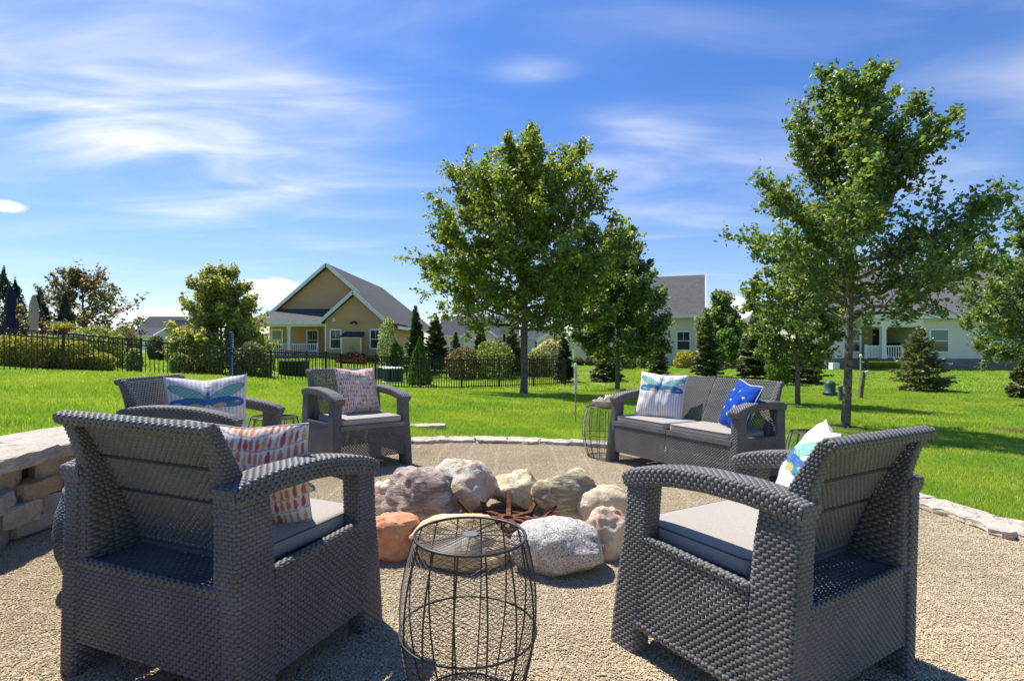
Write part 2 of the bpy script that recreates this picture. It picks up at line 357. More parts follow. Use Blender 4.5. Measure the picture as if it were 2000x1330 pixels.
def scatter_grass():
    near = [blade_clump(100, .12, .044, .0032, 10 + i) for i in range(4)]
    mid = [blade_clump(80, .22, .06, .008, 20 + i) for i in range(4)]
    far = [blade_clump(60, .42, .07, .02, 30 + i) for i in range(3)]
    def pts(n, y0, y1, u0=-500, u1=2500):
        Y = np.sqrt(rng.uniform(y0 ** 2, y1 ** 2, n)); U = rng.uniform(u0, u1, n); X = (U - 1000) * Y / F
        ok = np.hypot(X - CX, Y - CY) > PR + .10
        # the retaining-wall cap stays clear
        return X[ok], Y[ok]
    for nm, ms, n, a, b, s, lab in (('lawn_grass', near, 12500, 1.2, 8.5, 1, 'short bright green grass on the lawn around the gravel patio'), ('lawn_grass', mid, 17000, 8.2, 20, 1, 'mown grass on the middle of the lawn round the tree trunks'), ('lawn_grass', far, 15000, 19, 50, 1, 'distant mown grass between the fences and the houses')):
        X, Y = pts(n, a, b); Z = ground(X, Y) - .004
        k = len(X); rot = np.stack([np.zeros(k), np.zeros(k), rng.uniform(0, 6.28, k)], -1)
        edge = np.clip((np.hypot(X - CX, Y - CY) - PR) / .5, .0, 1); sc = rng.uniform(.75, 1.2, k) * (1.0)
        gn_instances(nm, np.stack([X, Y, Z], -1), rot, sc, ms, lab, 'grass')
scatter_grass()
def scatter_gravel():
    ms = []
    ico = np.array([(0, 0, 1), (.89, 0, .45), (.28, .85, .45), (-.72, .53, .45), (-.72, -.53, .45), (.28, -.85, .45), (.72, .53, -.45), (-.28, .85, -.45), (-.89, 0, -.45), (-.28, -.85, -.45), (.72, -.53, -.45)])
    ft = np.array([(0, 1, 2), (0, 2, 3), (0, 3, 4), (0, 4, 5), (0, 5, 1), (1, 6, 2), (2, 6, 7), (2, 7, 3), (3, 7, 8), (3, 8, 4), (4, 8, 9), (4, 9, 5), (5, 9, 10), (5, 10, 1), (1, 10, 6)])
    for s in range(3):
        r = np.random.default_rng(s + 50); n = 3900; m = MB()
        x, y = r.uniform(-.15, .15, (2, n)); z = r.uniform(-.002, .0035, n); sz = r.uniform(.0019, .0038, n) * np.where(r.uniform(0, 1, n) > .985, 1.7, 1)
        V = np.repeat(ico[None], n, 0) * np.stack([sz * r.uniform(.8, 1.5, n), sz * r.uniform(.7, 1.1, n), sz * r.uniform(.5, .8, n)], -1)[:, None]
        V += r.normal(0, .0003, V.shape); a = r.uniform(0, 6.28, n); c, q = np.cos(a)[:, None], np.sin(a)[:, None]
        V = np.stack([V[..., 0] * c - V[..., 1] * q, V[..., 0] * q + V[..., 1] * c, V[..., 2]], -1) + np.stack([x, y, z], -1)[:, None]
        m.add(V.reshape(-1, 3), (ft[None] + np.arange(n)[:, None, None] * 11).reshape(-1, 3)); ms.append(m.mesh('pebbles', peb_m, False))
    P = []
    for i in range(-12, 13):
        for j in range(-12, 13):
            x, y = CX + i * .27, CY + j * .27
            if np.hypot(x - CX, y - CY) < PR + .05: P.append((x, y, plane_z(x, y) - .002))
    k = len(P); rot = np.stack([np.full(k, .010) * 0, np.zeros(k), rng.integers(0, 4, k) * math.pi / 2], -1)
    # tilt with the patio
    rr = []
    for i in range(k):
        e = (PP.to_3x3() @ Matrix.Rotation(rot[i, 2], 3, 'Z')).to_euler(); rr.append((e.x, e.y, e.z))
    gn_instances('pea_gravel', P, rr, np.ones(k), ms, 'fine tan pea gravel spread over the round patio', 'gravel')
scatter_gravel()

# ------------------------------------------------------------------ stones: edging, retaining wall, fire pit
def rock_mesh(name, sx, sy, sz, seed, m, n=14, rough=.10, flat=.6, boxy=3.0):
    """rounded boulder: superellipsoid with fractal displacement and a few sheared facets"""
    r = random.Random(seed)
    lon = n * 2; P = []
    for i in range(n + 1):
        ph = math.pi * i / n
        for j in range(lon):
            th = 2 * math.pi * j / lon
            P.append((math.sin(ph) * math.cos(th), math.sin(ph) * math.sin(th), math.cos(ph)))
    P = np.array(P); q = (np.abs(P) ** boxy).sum(1) ** (1 / boxy); P = P / q[:, None]
    for _ in range(9):
        d = np.array([r.gauss(0, 1) for _ in range(3)]); d /= np.linalg.norm(d); c = r.uniform(flat, flat + .30)
        t = P @ d - c; P = P - np.maximum(t, 0)[:, None] * d * .85
    off = Vector((r.uniform(0, 50), r.uniform(0, 50), r.uniform(0, 50)))
    out = []
    for p in P:
        v = Vector(p); k = 1 + rough * mnoise.fractal(v * 1.3 + off, .9, 2.2, 4) + rough * .4 * (1 - 2 * abs(mnoise.noise(v * 3.1 + off))) + rough * .22 * mnoise.fractal(v * 8 + off, .8, 2.2, 3)
        out.append((p[0] * k * sx, p[1] * k * sy, p[2] * k * sz))
    f = []
    for i in range(n):
        for j in range(lon):
            a, b, c, d = i * lon + j, i * lon + (j + 1) % lon, (i + 1) * lon + (j + 1) % lon, (i + 1) * lon + j
            f.append((a, d, c, b))
    mb = MB(); mb.add(out, np.array(f)); me = mb.mesh(name, m, True)
    return me
def rock_mat(name, a, b, c, scale=5, bands=False, speck=None):
    m = bpy.data.materials.new(name); m.use_nodes = True; t = m.node_tree; L = t.links; p = t.nodes['Principled BSDF']; p.inputs['Roughness'].default_value = .85; p.inputs['Specular IOR Level'].default_value = .2
    tc = N(t, 'ShaderNodeTexCoord'); mp = N(t, 'ShaderNodeMapping'); L.new(tc.outputs['Object'], mp.inputs[0])
    mp.inputs['Rotation'].default_value = (.5, .6, .3)
    if bands: mp.inputs['Scale'].default_value = (1, 1, 4)
    def nz(s, d=8, r=.65, ds=0):
        n = N(t, 'ShaderNodeTexNoise'); L.new(mp.outputs[0], n.inputs[0]); n.inputs['Scale'].default_value = s; n.inputs['Detail'].default_value = d; n.inputs['Roughness'].default_value = r; n.inputs['Distortion'].default_value = ds; return n.outputs[0]
    cc = mixc(t, N_ramp(t, nz(scale, ds=1), .38, .6), a, b)
    cc = mixc(t, N_ramp(t, nz(scale * 2.3, ds=.5), .52, .66), cc, c)
    if speck: cc = mixc(t, N_ramp(t, nz(scale * 22, 3), .53, .6), cc, speck)
    cc = mixc(t, math_(t, 'MULTIPLY', N_ramp(t, nz(scale * 9), .45, .8), .45), cc, tuple(q * .5 for q in a))
    L.new(cc, p.inputs['Base Color'])
    bp = N(t, 'ShaderNodeBump'); bp.inputs['Strength'].default_value = .9; bp.inputs['Distance'].default_value = .02
    L.new(math_(t, 'ADD', nz(scale * 4), math_(t, 'MULTIPLY', nz(scale * 18), .4)), bp.inputs['Height']); L.new(bp.outputs[0], p.inputs['Normal'])
    return m
RK = [ # px centre, width px, top row, base row, colours..., label
 (762, 88, 936, 1000, ((.46, .38, .33), (.60, .53, .46), (.36, .19, .13)), {}, 'pinkish white boulder half hidden behind the left armchair at the fire pit', 0),
 (828, 118, 910, 1013, ((.36, .31, .29), (.17, .145, .14), (.50, .45, .41)), dict(bands=True), 'purple grey banded boulder with a reddish lower side in the fire pit ring', 0),
 (912, 108, 892, 992, ((.50, .44, .38), (.34, .28, .23), (.60, .55, .49)), {}, 'tallest pale whitish boulder at the back of the fire pit ring', 0),
 (1014, 112, 906, 982, ((.30, .285, .20), (.42, .395, .31), (.19, .18, .12)), {}, 'olive grey angular boulder behind the rusty fire grate', 0),
 (1112, 112, 907, 1012, ((.40, .36, .25), (.19, .18, .14), (.54, .48, .36)), dict(bands=True), 'greenish striated jagged boulder at the back right of the fire pit', 0),
 (1186, 96, 944, 1024, ((.36, .32, .24), (.42, .385, .31), (.28, .25, .19)), {}, 'smooth tan grey boulder on the right side of the fire pit', 0),
 (1186, 84, 984, 1076, ((.52, .34, .28), (.56, .42, .36), (.42, .26, .2)), {}, 'rough pink boulder beside the right armchair front post', 0),
 (1096, 156, 1010, 1113, ((.38, .38, .39), (.46, .46, .46), (.30, .30, .31)), dict(speck=(.12, .12, .13), scale=7), 'large speckled grey granite boulder at the front right of the fire pit', 0),
 (908, 172, 1006, 1100, ((.46, .36, .23), (.50, .41, .28), (.36, .27, .17)), dict(bands=True), 'flat sandy tan boulder seen through the wire table', 0),
 (780, 104, 990, 1079, ((.44, .20, .12), (.50, .26, .17), (.34, .15, .09)), {}, 'terracotta red boulder at the front left of the fire pit', 0),
 (889, 44, 992, 1014, ((.24, .18, .16), (.3, .25, .23), (.2, .15, .14)), {}, 'small dark stone tucked between boulders at the back of the fire pit', 0)]
def paler(c, k=1.5): return tuple(min(q * k * f, .72) for q, f in zip(c, (1.04, .96, .84)))
RK = [(a, b, c, d, tuple(paler(q) for q in cs), kw, l, z) for a, b, c, d, cs, kw, l, z in RK]
for i, (u, w, t, b, cs, kw, lab, _) in enumerate(RK):
    adj = .022 * (u - 1000); w = w * 1.1
    Yb = F * HC / (b - HY - adj + 6); wd_ = w * Yb / F; dep = wd_ * .42
    Yc = Yb + dep * .8
    zt = HC - (t - HY - adj) * Yc / F
    Xc = (u - 1000) * Yc / F
    m = rock_mat('boulder_stone', *cs, **kw)
    me = rock_mesh('boulder', wd_ * .53, dep, max(zt, .06) * .56 + .015, 300 + i, m, n=40, rough=.15 if i not in (5, 7, 8) else .09, flat=(.66, .58, .70, .52, .56, .74, .62, .70, .66, .64, .6)[i], boxy=2.5)
    o = inst(me, 'boulder', None, on_patio(Xc, Yc, max(zt, .06) * .44, 0))
    tag(o, lab, 'boulder', 'boulders ringing the fire pit')

def slab_mesh(w, d, h, seed, m, jag=.12, rnd=False):
    """flat irregular flagstone: uneven outline, split edges, slightly worn top"""
    r = random.Random(seed); n = 34; out = []
    off = r.uniform(0, 99)
    ring = []
    for k in range(n):
        a = 2 * math.pi * k / n; c, s = math.cos(a), math.sin(a)
        e = 6; q = (abs(c) ** e + abs(s) ** e) ** (-1 / e)
        j = 1 + jag * mnoise.noise(Vector((c * 2.3 + off, s * 2.3, 0))) + jag * .5 * mnoise.noise(Vector((c * 7 + off, s * 7, 5)))
        ring.append((c * q * w / 2 * j, s * q * d / 2 * j))
    V = []
    for lev, (z, k) in enumerate(((-h / 2, .97), (-h * .2, 1.0), (h * .15, .985), (h * .42, .99), (h / 2, .955), (h / 2 * 1.02, .6), (h / 2, .2))):
        for i, (x, y) in enumerate(ring):
            kk = k + (.06 * mnoise.noise(Vector((x * 19 + off, y * 19, lev * 3.1))) if lev < 5 else 0)
            V.append((x * kk, y * kk, z + (.10 * h + .006) * mnoise.noise(Vector((x * 9, y * 9, lev + off)))))
    V.append((0, 0, h / 2)); V.append((0, 0, -h / 2)); F_ = []
    mb = MB(); q = []
    for l in range(6):
        for i in range(n): q.append((l * n + i, l * n + (i + 1) % n, (l + 1) * n + (i + 1) % n, (l + 1) * n + i))
    mb.add(V, np.array(q))
    for i in range(n): mb.f.append(np.array([(6 * n + i, 6 * n + (i + 1) % n, 7 * n)])); mb.f.append(np.array([((i + 1) % n, i, 7 * n + 1)]))
    me = mb.mesh('stone', m, False); return me
lime = [rock_mat('limestone_pale', (.50, .43, .34), (.60, .54, .45), (.36, .28, .20), 7), rock_mat('limestone_warm', (.45, .38, .29), (.53, .48, .40), (.38, .30, .21), 4),
        rock_mat('limestone_grey', (.38, .37, .35), (.48, .46, .43), (.33, .31, .28), 5)]
wallm = [rock_mat('wall_stone_tan', (.44, .35, .24), (.50, .43, .33), (.34, .25, .16), 5), rock_mat('wall_stone_grey', (.36, .34, .31), (.46, .43, .38), (.30, .27, .24), 5),
         rock_mat('wall_stone_ochre', (.42, .30, .17), (.47, .38, .26), (.30, .21, .12), 5), rock_mat('wall_stone_cream', (.54, .49, .41), (.48, .41, .32), (.42, .36, .27), 5)]
ed = empty('stone_edging', on_patio(CX, CY), 'pale flat limestone edging laid in an arc round the gravel patio', 'edging')
a = -52.0; k = 0
while a < 118:
    w = random.uniform(.26, .52); da = math.degrees(w / PR)
    am = R(a + da / 2); hh = random.uniform(.03, .05)
    me = slab_mesh(w * 1.02, random.uniform(.19, .33), hh, 500 + k, lime[k % 3 if random.random() < .5 else 0], .27)
    inst(me, 'stone', ed, Tr((math.cos(am) * (PR + .01), math.sin(am) * (PR + .01), .012 + random.uniform(0, .012))) @ Rz(am - math.pi / 2 + random.uniform(-.09, .09)) @ Matrix.Rotation(random.uniform(-.03, .03), 4, 'X'))
    a += da; k += 1
for (u, v, Y, w, d) in ((835, 839, 6.5, .42, .22), (752, 838, 6.4, .36, .2)):
    x = (u - 1000) * Y / F
    tag(inst(slab_mesh(w, d, .05, 780 + u, lime[0], .15), 'stepping_stone', None, Tr((x, Y, gz(x, Y) + .02)) @ Rz(.1)), 'pale flat stone lying in the grass just beyond the patio, %s' % ('right of the middle armchair' if u > 800 else 'behind the middle armchair'), 'stone')
# retaining wall on the left
wall = empty('retaining_wall', on_patio(CX, CY), 'dry stacked limestone retaining wall with broad cap slabs left of the gravel patio', 'stone wall')
def wall_r(deg): return 2.38 + .42 * np.clip((168 - deg) / 22, 0, 1) ** 1.5
def wall_h(deg): return .41 * (1 - np.clip((172 - deg) / 30, 0, 1)) + .02
for c in range(4):
    a = 143.0 + c * 1.7; zc = 0
    while a < 232:
        w = random.uniform(.20, .52); da = math.degrees(w / 2.4); am = a + da / 2
        H = wall_h(am); ch = (H - .06) / 4
        if ch > .015:
            hh = ch * random.uniform(.9, 1.02); dp = random.uniform(.24, .3)
            rr_ = wall_r(am) + dp / 2 + .012 * c + random.uniform(-.028, .028)
            hh *= random.uniform(.92, 1.12); me = slab_mesh(w * random.uniform(.96, 1.05), dp, hh, 900 + k, random.choice(wallm), .15)
            inst(me, 'stone', wall, Tr((math.cos(R(am)) * rr_, math.sin(R(am)) * rr_, ch * (c + .5) + random.uniform(-.008, .008))) @ Rz(R(am) - math.pi / 2 + random.uniform(-.08, .08)) @ Matrix.Rotation(random.uniform(-.06, .06), 4, 'Y'))
        a += da; k += 1
a = 141.0
while a < 232:
    w = random.uniform(.42, .75); da = math.degrees(w / 2.6); am = a + da / 2; H = wall_h(am); dp = random.uniform(.50, .58); rr_ = wall_r(am) + dp / 2 - .03
    if am < 156: dp *= .6; rr_ = wall_r(am) + dp / 2
    inst(slab_mesh(w * 1.02, dp, .07, 1500 + k, random.choice([lime[0], lime[0], wallm[3], lime[1]]), .10), 'cap_stone', wall, Tr((math.cos(R(am)) * rr_, math.sin(R(am)) * rr_, H - .022)) @ Rz(R(am) - math.pi / 2 + random.uniform(-.05, .05)) @ Matrix.Rotation(random.uniform(-.015, .015), 4, 'X'))
    a += da; k += 1
m = MB()   # dark fill of earth behind the stones
aa = np.radians(np.linspace(143, 232, 40)); ri = np.array([wall_r(math.degrees(q)) + .10 for q in aa]); hh = np.array([wall_h(math.degrees(q)) - .05 for q in aa])
V = np.concatenate([np.stack([np.cos(aa) * ri, np.sin(aa) * ri, aa * 0 - .05], -1), np.stack([np.cos(aa) * ri, np.sin(aa) * ri, hh], -1), np.stack([np.cos(aa) * (PR + .15), np.sin(aa) * (PR + .15), hh], -1)])
j = np.arange(39); m.add(V, np.concatenate([np.stack([j, j + 1, j + 41, j + 40], -1), np.stack([j + 40, j + 41, j + 81, j + 80], -1)]))
m.build('earth_fill', mat('dark_soil', (.05, .038, .028), .95, .1), wall)

# fire grate
fg = empty('fire_grate', on_patio(0.0, 2.97, .0), 'rusty iron star shaped fire grate with upturned bars in the middle of the boulder ring', 'fire grate')
for k in range(9):
    a = 2 * math.pi * k / 9 + .17; c, s = math.cos(a), math.sin(a); m = MB()
    L1, L2 = .20, .29; pts = [(c * .03, s * .03, .06), (c * L1, s * L1, .05), (c * L2, s * L2, .14)]
    m.bar(pts[0], pts[1], .026, .014); m.bar((c * (L1 - .006), s * (L1 - .006), .047), pts[2], .026, .014)
    m.build('grate_bar', rust_m, fg)
m = MB(); m.tube([(math.cos(q) * .13, math.sin(q) * .13, .036) for q in np.linspace(0, 2 * math.pi, 33)[:-1]], .010, 6, True); m.tube([(math.cos(q) * .2, math.sin(q) * .2, .034) for q in np.linspace(0, 2 * math.pi, 33)[:-1]], .008, 6, True); m.build('ring', rust_m, fg, True)
for k in range(3):
    a = 2 * math.pi * k / 3; m = MB(); m.bar((math.cos(a) * .16, math.sin(a) * .16, .035), (math.cos(a) * .17, math.sin(a) * .17, -.03), .014); m.build('foot', rust_m, fg)

# ------------------------------------------------------------------ wicker furniture
def weave(mb, P, lu, lv, cu=.0240, cv=.0118, h=.0031, flip=False, hole=1.0):
    nu = max(2, int(round(lu / cu))); nv = max(1, int(round(lv / cv)))
    I, J = np.meshgrid(np.arange(nu + 1), np.arange(nv)); I, J = I.ravel(), J.ravel()
    keep = ~((J % 2 == 0) & (I == nu)); I, J = I[keep], J[keep]
    offs = np.where(J % 2 == 1, -.5, 0.)
    s = np.array([-.475, -.33, 0, .33, .475]) * hole; hw = np.array([.33, .49, .505, .49, .33]); hs = np.array([-.9, .85, 1, .85, -.9])
    S_ = np.repeat(s, 4); T_ = np.concatenate([[-q, -.5 * q, .5 * q, q] for q in hw]); H_ = np.concatenate([[min(q, .05) - .12, q, q, min(q, .05) - .12] for q in hs])
    u = (I[:, None] + .5 + offs[:, None] + S_[None]) / nu; v = (J[:, None] + .5 + T_[None]) / nv
    u = np.clip(u, 0, 1); v = np.clip(v, 0, 1)
    e = 1e-3
    p = P(u, v); du = P(np.minimum(u + e, 1), v) - P(np.maximum(u - e, 0), v); dv = P(u, np.minimum(v + e, 1)) - P(u, np.maximum(v - e, 0))
    n = np.cross(du, dv); n /= np.linalg.norm(n, axis=-1)[..., None] + 1e-12
    if flip: n = -n
    p = p + n * (H_[None, :, None] * h)
    k = np.arange(4)[:, None] * 4 + np.arange(3)[None]; q = np.stack([k, k + 4, k + 5, k + 1], -1).reshape(-1, 4)
    if flip: q = q[:, ::-1]
    mb.add(p.reshape(-1, 3), (q[None] + (np.arange(len(I)) * 20)[:, None, None]).reshape(-1, 4))
def quadP(a, b, c, d):   # a(u0v0) b(u1v0) c(u1v1) d(u0v1)
    a, b, c, d = (np.array(q, float) for q in (a, b, c, d))
    def P(u, v):
        u, v = u[..., None], v[..., None]; return a * (1 - u) * (1 - v) + b * u * (1 - v) + c * u * v + d * (1 - u) * v
    return P, np.linalg.norm((b + c - a - d) / 2), np.linalg.norm((d + c - a - b) / 2)
def patch(mb, a, b, c, d, **k):
    P, lu, lv = quadP(a, b, c, d); weave(mb, P, lu, lv, **k)
def ring_table(ar, n=6, N_=400):
    t = np.linspace(0, 2 * np.pi, N_ + 1); c, s = np.cos(t), np.sin(t)
    x = np.sign(c) * np.abs(c) ** (2 / n); y = np.sign(s) * np.abs(s) ** (2 / n)
    L = np.concatenate([[0], np.cumsum(np.hypot(np.diff(x * ar), np.diff(y)))]); L /= L[-1]; return L, x, y
def beam(mb, core, secs, n=6, weavek={}, cap=True):
    """secs: list of (centre, A half vector, B half vector); woven skin round a plain core"""
    C = np.array([q[0] for q in secs], float); A = np.array([q[1] for q in secs], float); B = np.array([q[2] for q in secs], float)
    seg = np.concatenate([[0], np.cumsum(np.linalg.norm(np.diff(C, axis=0), axis=1))]); tot = seg[-1]; seg = seg / tot
    la, lb = np.linalg.norm(A, axis=1).mean(), np.linalg.norm(B, axis=1).mean()
    L, x, y = ring_table(la / lb, n)
    def at(M_, v): return np.stack([np.interp(v, seg, M_[:, i]) for i in range(3)], -1)
    def P(u, v):
        u = u % 1.0; return at(C, v) + at(A, v) * np.interp(u, L, x)[..., None] + at(B, v) * np.interp(u, L, y)[..., None]
    sgn = np.dot(np.cross(A[0], B[0]), C[1] - C[0])
    per = 4 * (la + lb) * .95
    # columns along the ring, rows along the beam
    weave(mb, P, per, tot, flip=sgn < 0, **weavek)
    k = len(secs); th = np.linspace(0, 1, 25)[:-1]; vv = np.linspace(0, 1, max(k, 2) * 2)
    U, V_ = np.meshgrid(th, vv); p = at(C, V_) + (at(A, V_) * (1 - .0030 / la)) * np.interp(U, L, x)[..., None] + (at(B, V_) * (1 - .0030 / lb)) * np.interp(U, L, y)[..., None]
    nn = len(th); i = np.arange(len(vv) - 1)[:, None]; j = np.arange(nn)[None]; j2 = (j + 1) % nn
    core.add(p.reshape(-1, 3), np.stack([i * nn + j, i * nn + j2, (i + 1) * nn + j2, (i + 1) * nn + j], -1).reshape(-1, 4))
    if cap:
        for e_, kk in ((0, 0), (-1, k - 1)):
            dirn = (C[1] - C[0]) if e_ == 0 else (C[-1] - C[-2]); dirn = dirn / np.linalg.norm(dirn) * (-1 if e_ == 0 else 1)
            c0 = C[kk] + dirn * .0005; f_ = .93
            nrm2 = np.cross(A[kk], B[kk]); patch(mb, c0 - A[kk] * f_ - B[kk] * f_, c0 + A[kk] * f_ - B[kk] * f_, c0 + A[kk] * f_ + B[kk] * f_, c0 - A[kk] * f_ + B[kk] * f_, flip=bool(np.dot(nrm2, dirn) < 0))
        o = core.n - len(vv) * nn; core.f.append(('poly', [o + q for q in range(nn)])); core.f.append(('poly', [o + (len(vv) - 1) * nn + q for q in range(nn)]))
def rounded_box(mb, x0, x1, y0, y1, z0, z1, e=.02, n=12, puff=.0):
    """cushion: superellipsoid-ish slab from a subdivided grid"""
    cx, cy, cz = (x0 + x1) / 2, (y0 + y1) / 2, (z0 + z1) / 2; hx, hy, hz = (x1 - x0) / 2, (y1 - y0) / 2, (z1 - z0) / 2
    t = np.concatenate([[-1, -.985, -.95, -.88], np.linspace(-.75, .75, n), [.88, .95, .985, 1]]); k = len(t)
    X, Y = np.meshgrid(t, t)
    ed_ = np.maximum(np.abs(X), np.abs(Y)); cor = np.hypot(np.maximum(np.abs(X) - .85, 0) / .15, np.maximum(np.abs(Y) - .85, 0) / .15)
    sc = np.where(cor > 1, 1 / np.maximum(cor, 1e-6), 1)
    Xc = np.sign(X) * (np.minimum(np.abs(X), .85) + np.maximum(np.abs(X) - .85, 0) * np.minimum(sc, 1)); Yc = np.sign(Y) * (np.minimum(np.abs(Y), .85) + np.maximum(np.abs(Y) - .85, 0) * np.minimum(sc, 1))
    prof = np.sqrt(np.maximum(0, 1 - np.clip((ed_ - .93) / .07, 0, 1) ** 2)) * .35 + .65
    zt = hz * prof + puff * (1 - X ** 2) * (1 - Y ** 2)
    top = np.stack([cx + Xc * hx, cy + Yc * hy, cz + zt], -1).reshape(-1, 3); bot = np.stack([cx + Xc * hx, cy + Yc * hy, cz - zt], -1).reshape(-1, 3)
    i = np.arange(k - 1)[:, None]; j = np.arange(k - 1)[None]; q = np.stack([i * k + j, i * k + j + 1, (i + 1) * k + j + 1, (i + 1) * k + j], -1).reshape(-1, 4)
    rim = [j_ for j_ in range(k)] + [i_ * k + k - 1 for i_ in range(1, k)] + [(k - 1) * k + j_ for j_ in range(k - 2, -1, -1)] + [i_ * k for i_ in range(k - 2, 0, -1)]
    rim = np.array(rim); r2 = np.roll(rim, -1)
    mb.add(np.concatenate([top, bot]), np.concatenate([q, q[:, ::-1] + k * k, np.stack([rim, rim + k * k, r2 + k * k, r2], -1)]))
    return top[rim], bot[rim]

ZP, ZB = .385, .102       # top and bottom of the lower panels
def back_profile(z):      # front face of the backrest: y for a height
    return np.interp(z, [.36, .45, .56, .64, .71, .785], [-.120, -.150, -.198, -.238, -.278, -.322])
def rear_profile(z):      # rear edge of the side flange
    return np.interp(z, [.33, .45, .58, .66, .72, .785], [-.290, -.290, -.294, -.304, -.322, -.350])
rib_m = mat('dark_seam_resin', (.03, .03, .032), .6, .3)
def make_seat(name, hw, nseat):
    root = empty(name)
    wo = hw                      # outer x of the sides at the floor
    for s in (1, -1):
        X = lambda q: s * (q + hw - .355)
        # front post and rear post
        m, c = MB(), MB()
        beam(m, c, [((X(.322), .292, 0), (.033, 0, 0), (0, .060, 0)), ((X(.318), .275, .2), (.033, 0, 0), (0, .056, 0)), ((X(.311), .254, .40), (.034, 0, 0), (0, .051, 0)), ((X(.306), .246, .565), (.036, 0, 0), (0, .048, 0))], 7)
        o = m.build('front_post', resin, root, True); c.build('post_core', resin, o, True)
        m, c = MB(), MB()
        beam(m, c, [((X(.323), -.227, 0), (.032, 0, 0), (0, .064, 0)), ((X(.317), -.230, .3), (.032, 0, 0), (0, .066, 0)), ((X(.309), -.238, .50), (.032, 0, 0), (0, .063, 0)), ((X(.305), -.248, .61), (.034, 0, 0), (0, .056, 0))], 7)
        o = m.build('rear_post', resin, root, True); c.build('post_core', resin, o, True)
        # arm
        m, c = MB(), MB()
        pr = [(-.308, .612), (-.25, .622), (-.15, .630), (-.02, .630), (.10, .620), (.20, .602), (.27, .583), (.312, .568)]
        secs = []
        for i, (y, z) in enumerate(pr):
            a_, b_ = pr[max(i - 1, 0)], pr[min(i + 1, len(pr) - 1)]; d = Vector((0, b_[0] - a_[0], b_[1] - a_[1])).normalized(); nn = Vector((0, -d.z, d.y))
            th = .029 if 0 < i < len(pr) - 1 else .022; wx = .049 if 0 < i < len(pr) - 1 else .043
            secs.append(((X(.302), y, z - .008), (wx, 0, 0), tuple(nn * th)))
        beam(m, c, secs, 7); o = m.build('armrest', resin, root, True); c.build('arm_core', resin, o, True)
        # side panel: outer and inner woven skins, rails
        m = MB()
        fo, ro = .240, -.168
        xo0, xo1 = X(.350), X(.3435); xi0, xi1 = X(.3425), X(.336)
        A = (xo0, ro, ZB + .0), (xo0, fo - .005, ZB), (xo1, fo - .022, ZP), (xo1, ro, ZP - .012)
        B = (xi0, ro, ZB), (xi0, fo - .005, ZB), (xi1, fo - .022, ZP), (xi1, ro, ZP - .012)
        patch(m, *A, flip=(s < 0), hole=.90); patch(m, *B, flip=(s > 0), hole=.90)
        m.build('side_panel', resin, root, True)
        for secs in ([((X(.336), ro, ZP - .012), (.0125, 0, 0), (0, 0, .010)), ((X(.333), fo - .02, ZP), (.0125, 0, 0), (0, 0, .010))], [((X(.341), ro, ZB), (.013, 0, 0), (0, 0, .012)), ((X(.341), fo, ZB), (.013, 0, 0), (0, 0, .012))]):
            m, c = MB(), MB(); beam(m, c, secs, 5); o = m.build('side_rail', resin, root, True); c.build('rail_core', resin, o, True)
    inw = hw - .355 + .292
    wseg = 2 * inw / nseat
    for k in range(nseat):
        x0 = -inw + k * wseg + (.003 if k else 0); x1 = -inw + (k + 1) * wseg - (.003 if k < nseat - 1 else 0)
        m = MB(); patch(m, (x0, .325, ZB), (x1, .325, ZB), (x1, .308, ZP - .035), (x0, .308, ZP - .035), flip=True, hole=.90); patch(m, (x0, .318, ZB), (x1, .318, ZB), (x1, .301, ZP - .035), (x0, .301, ZP - .035), flip=False, hole=.90)
        m.build('front_panel', resin, root, True)
        m = MB(); patch(m, (x0, -.284, ZB), (x1, -.284, ZB), (x1, -.284, .335), (x0, -.284, .335), flip=False, hole=.90); patch(m, (x0, -.277, ZB), (x1, -.277, ZB), (x1, -.277, .335), (x0, -.277, .335), flip=True, hole=.90)
        m.build('rear_panel', resin, root, True)
        m = MB(); m.box(x0, -.13, .352, x1, .305, .366); m.box(x0, .300, .338, x1, .318, .372); m.build('seat_deck', resin, root)
        # backrest
        m = MB(); bx0, bx1 = x0 + (.0 if k == 0 else .0), x1
        zz = lambda v: .365 + v * (.775 - .365)
        def Pf(u, v): z = zz(v); return np.stack([bx0 + u * (bx1 - bx0) , back_profile(z) + .0, z], -1)
        def Pb(u, v): z = zz(v); return np.stack([bx0 + u * (bx1 - bx0), back_profile(z) - .008, z], -1)
        weave(m, Pf, bx1 - bx0, .46, flip=True, hole=.88); weave(m, Pb, bx1 - bx0, .46, flip=False, hole=.88)
        m.build('back_panel', resin, root, True)
        for z in (.655, .545):
            q = MB(); y = float(back_profile(z)) - .013; q.box(bx0 + .03, y - .0015, z - .004, bx1 - .03, y + .006, z + .004); q.build('back_rib', rib_m, root)
        # storage shelf behind the back
        m = MB(); patch(m, (x0 + .03, -.285, .343), (x1 - .03, -.285, .343), (x1 - .03, -.13, .352), (x0 + .03, -.13, .352), flip=False, h=.0016, cv=.014)
        m.build('storage_shelf', resin, root, True)
        m, c = MB(), MB(); beam(m, c, [((x0, -.284, .345), (0, .009, 0), (0, 0, .010)), ((x1, -.284, .345), (0, .009, 0), (0, 0, .010))], 5); o = m.build('shelf_rim', resin, root, True); c.build('rim_core', resin, o, True)
        m, c = MB(), MB(); beam(m, c, [((x0, -.342, .776), (0, .017, .006), (0, -.005, .014)), ((x1, -.342, .776), (0, .017, .006), (0, -.005, .014))], 6); o = m.build('top_rail', resin, root, True); c.build('rail_core', resin, o, True)
        # cushion
        m = MB(); pa, pb = rounded_box(m, x0 + .012, x1 - .012, -.135, .300, .368, .424, puff=.006)
        cu = m.build('seat_cushion', cush_m, root, True)
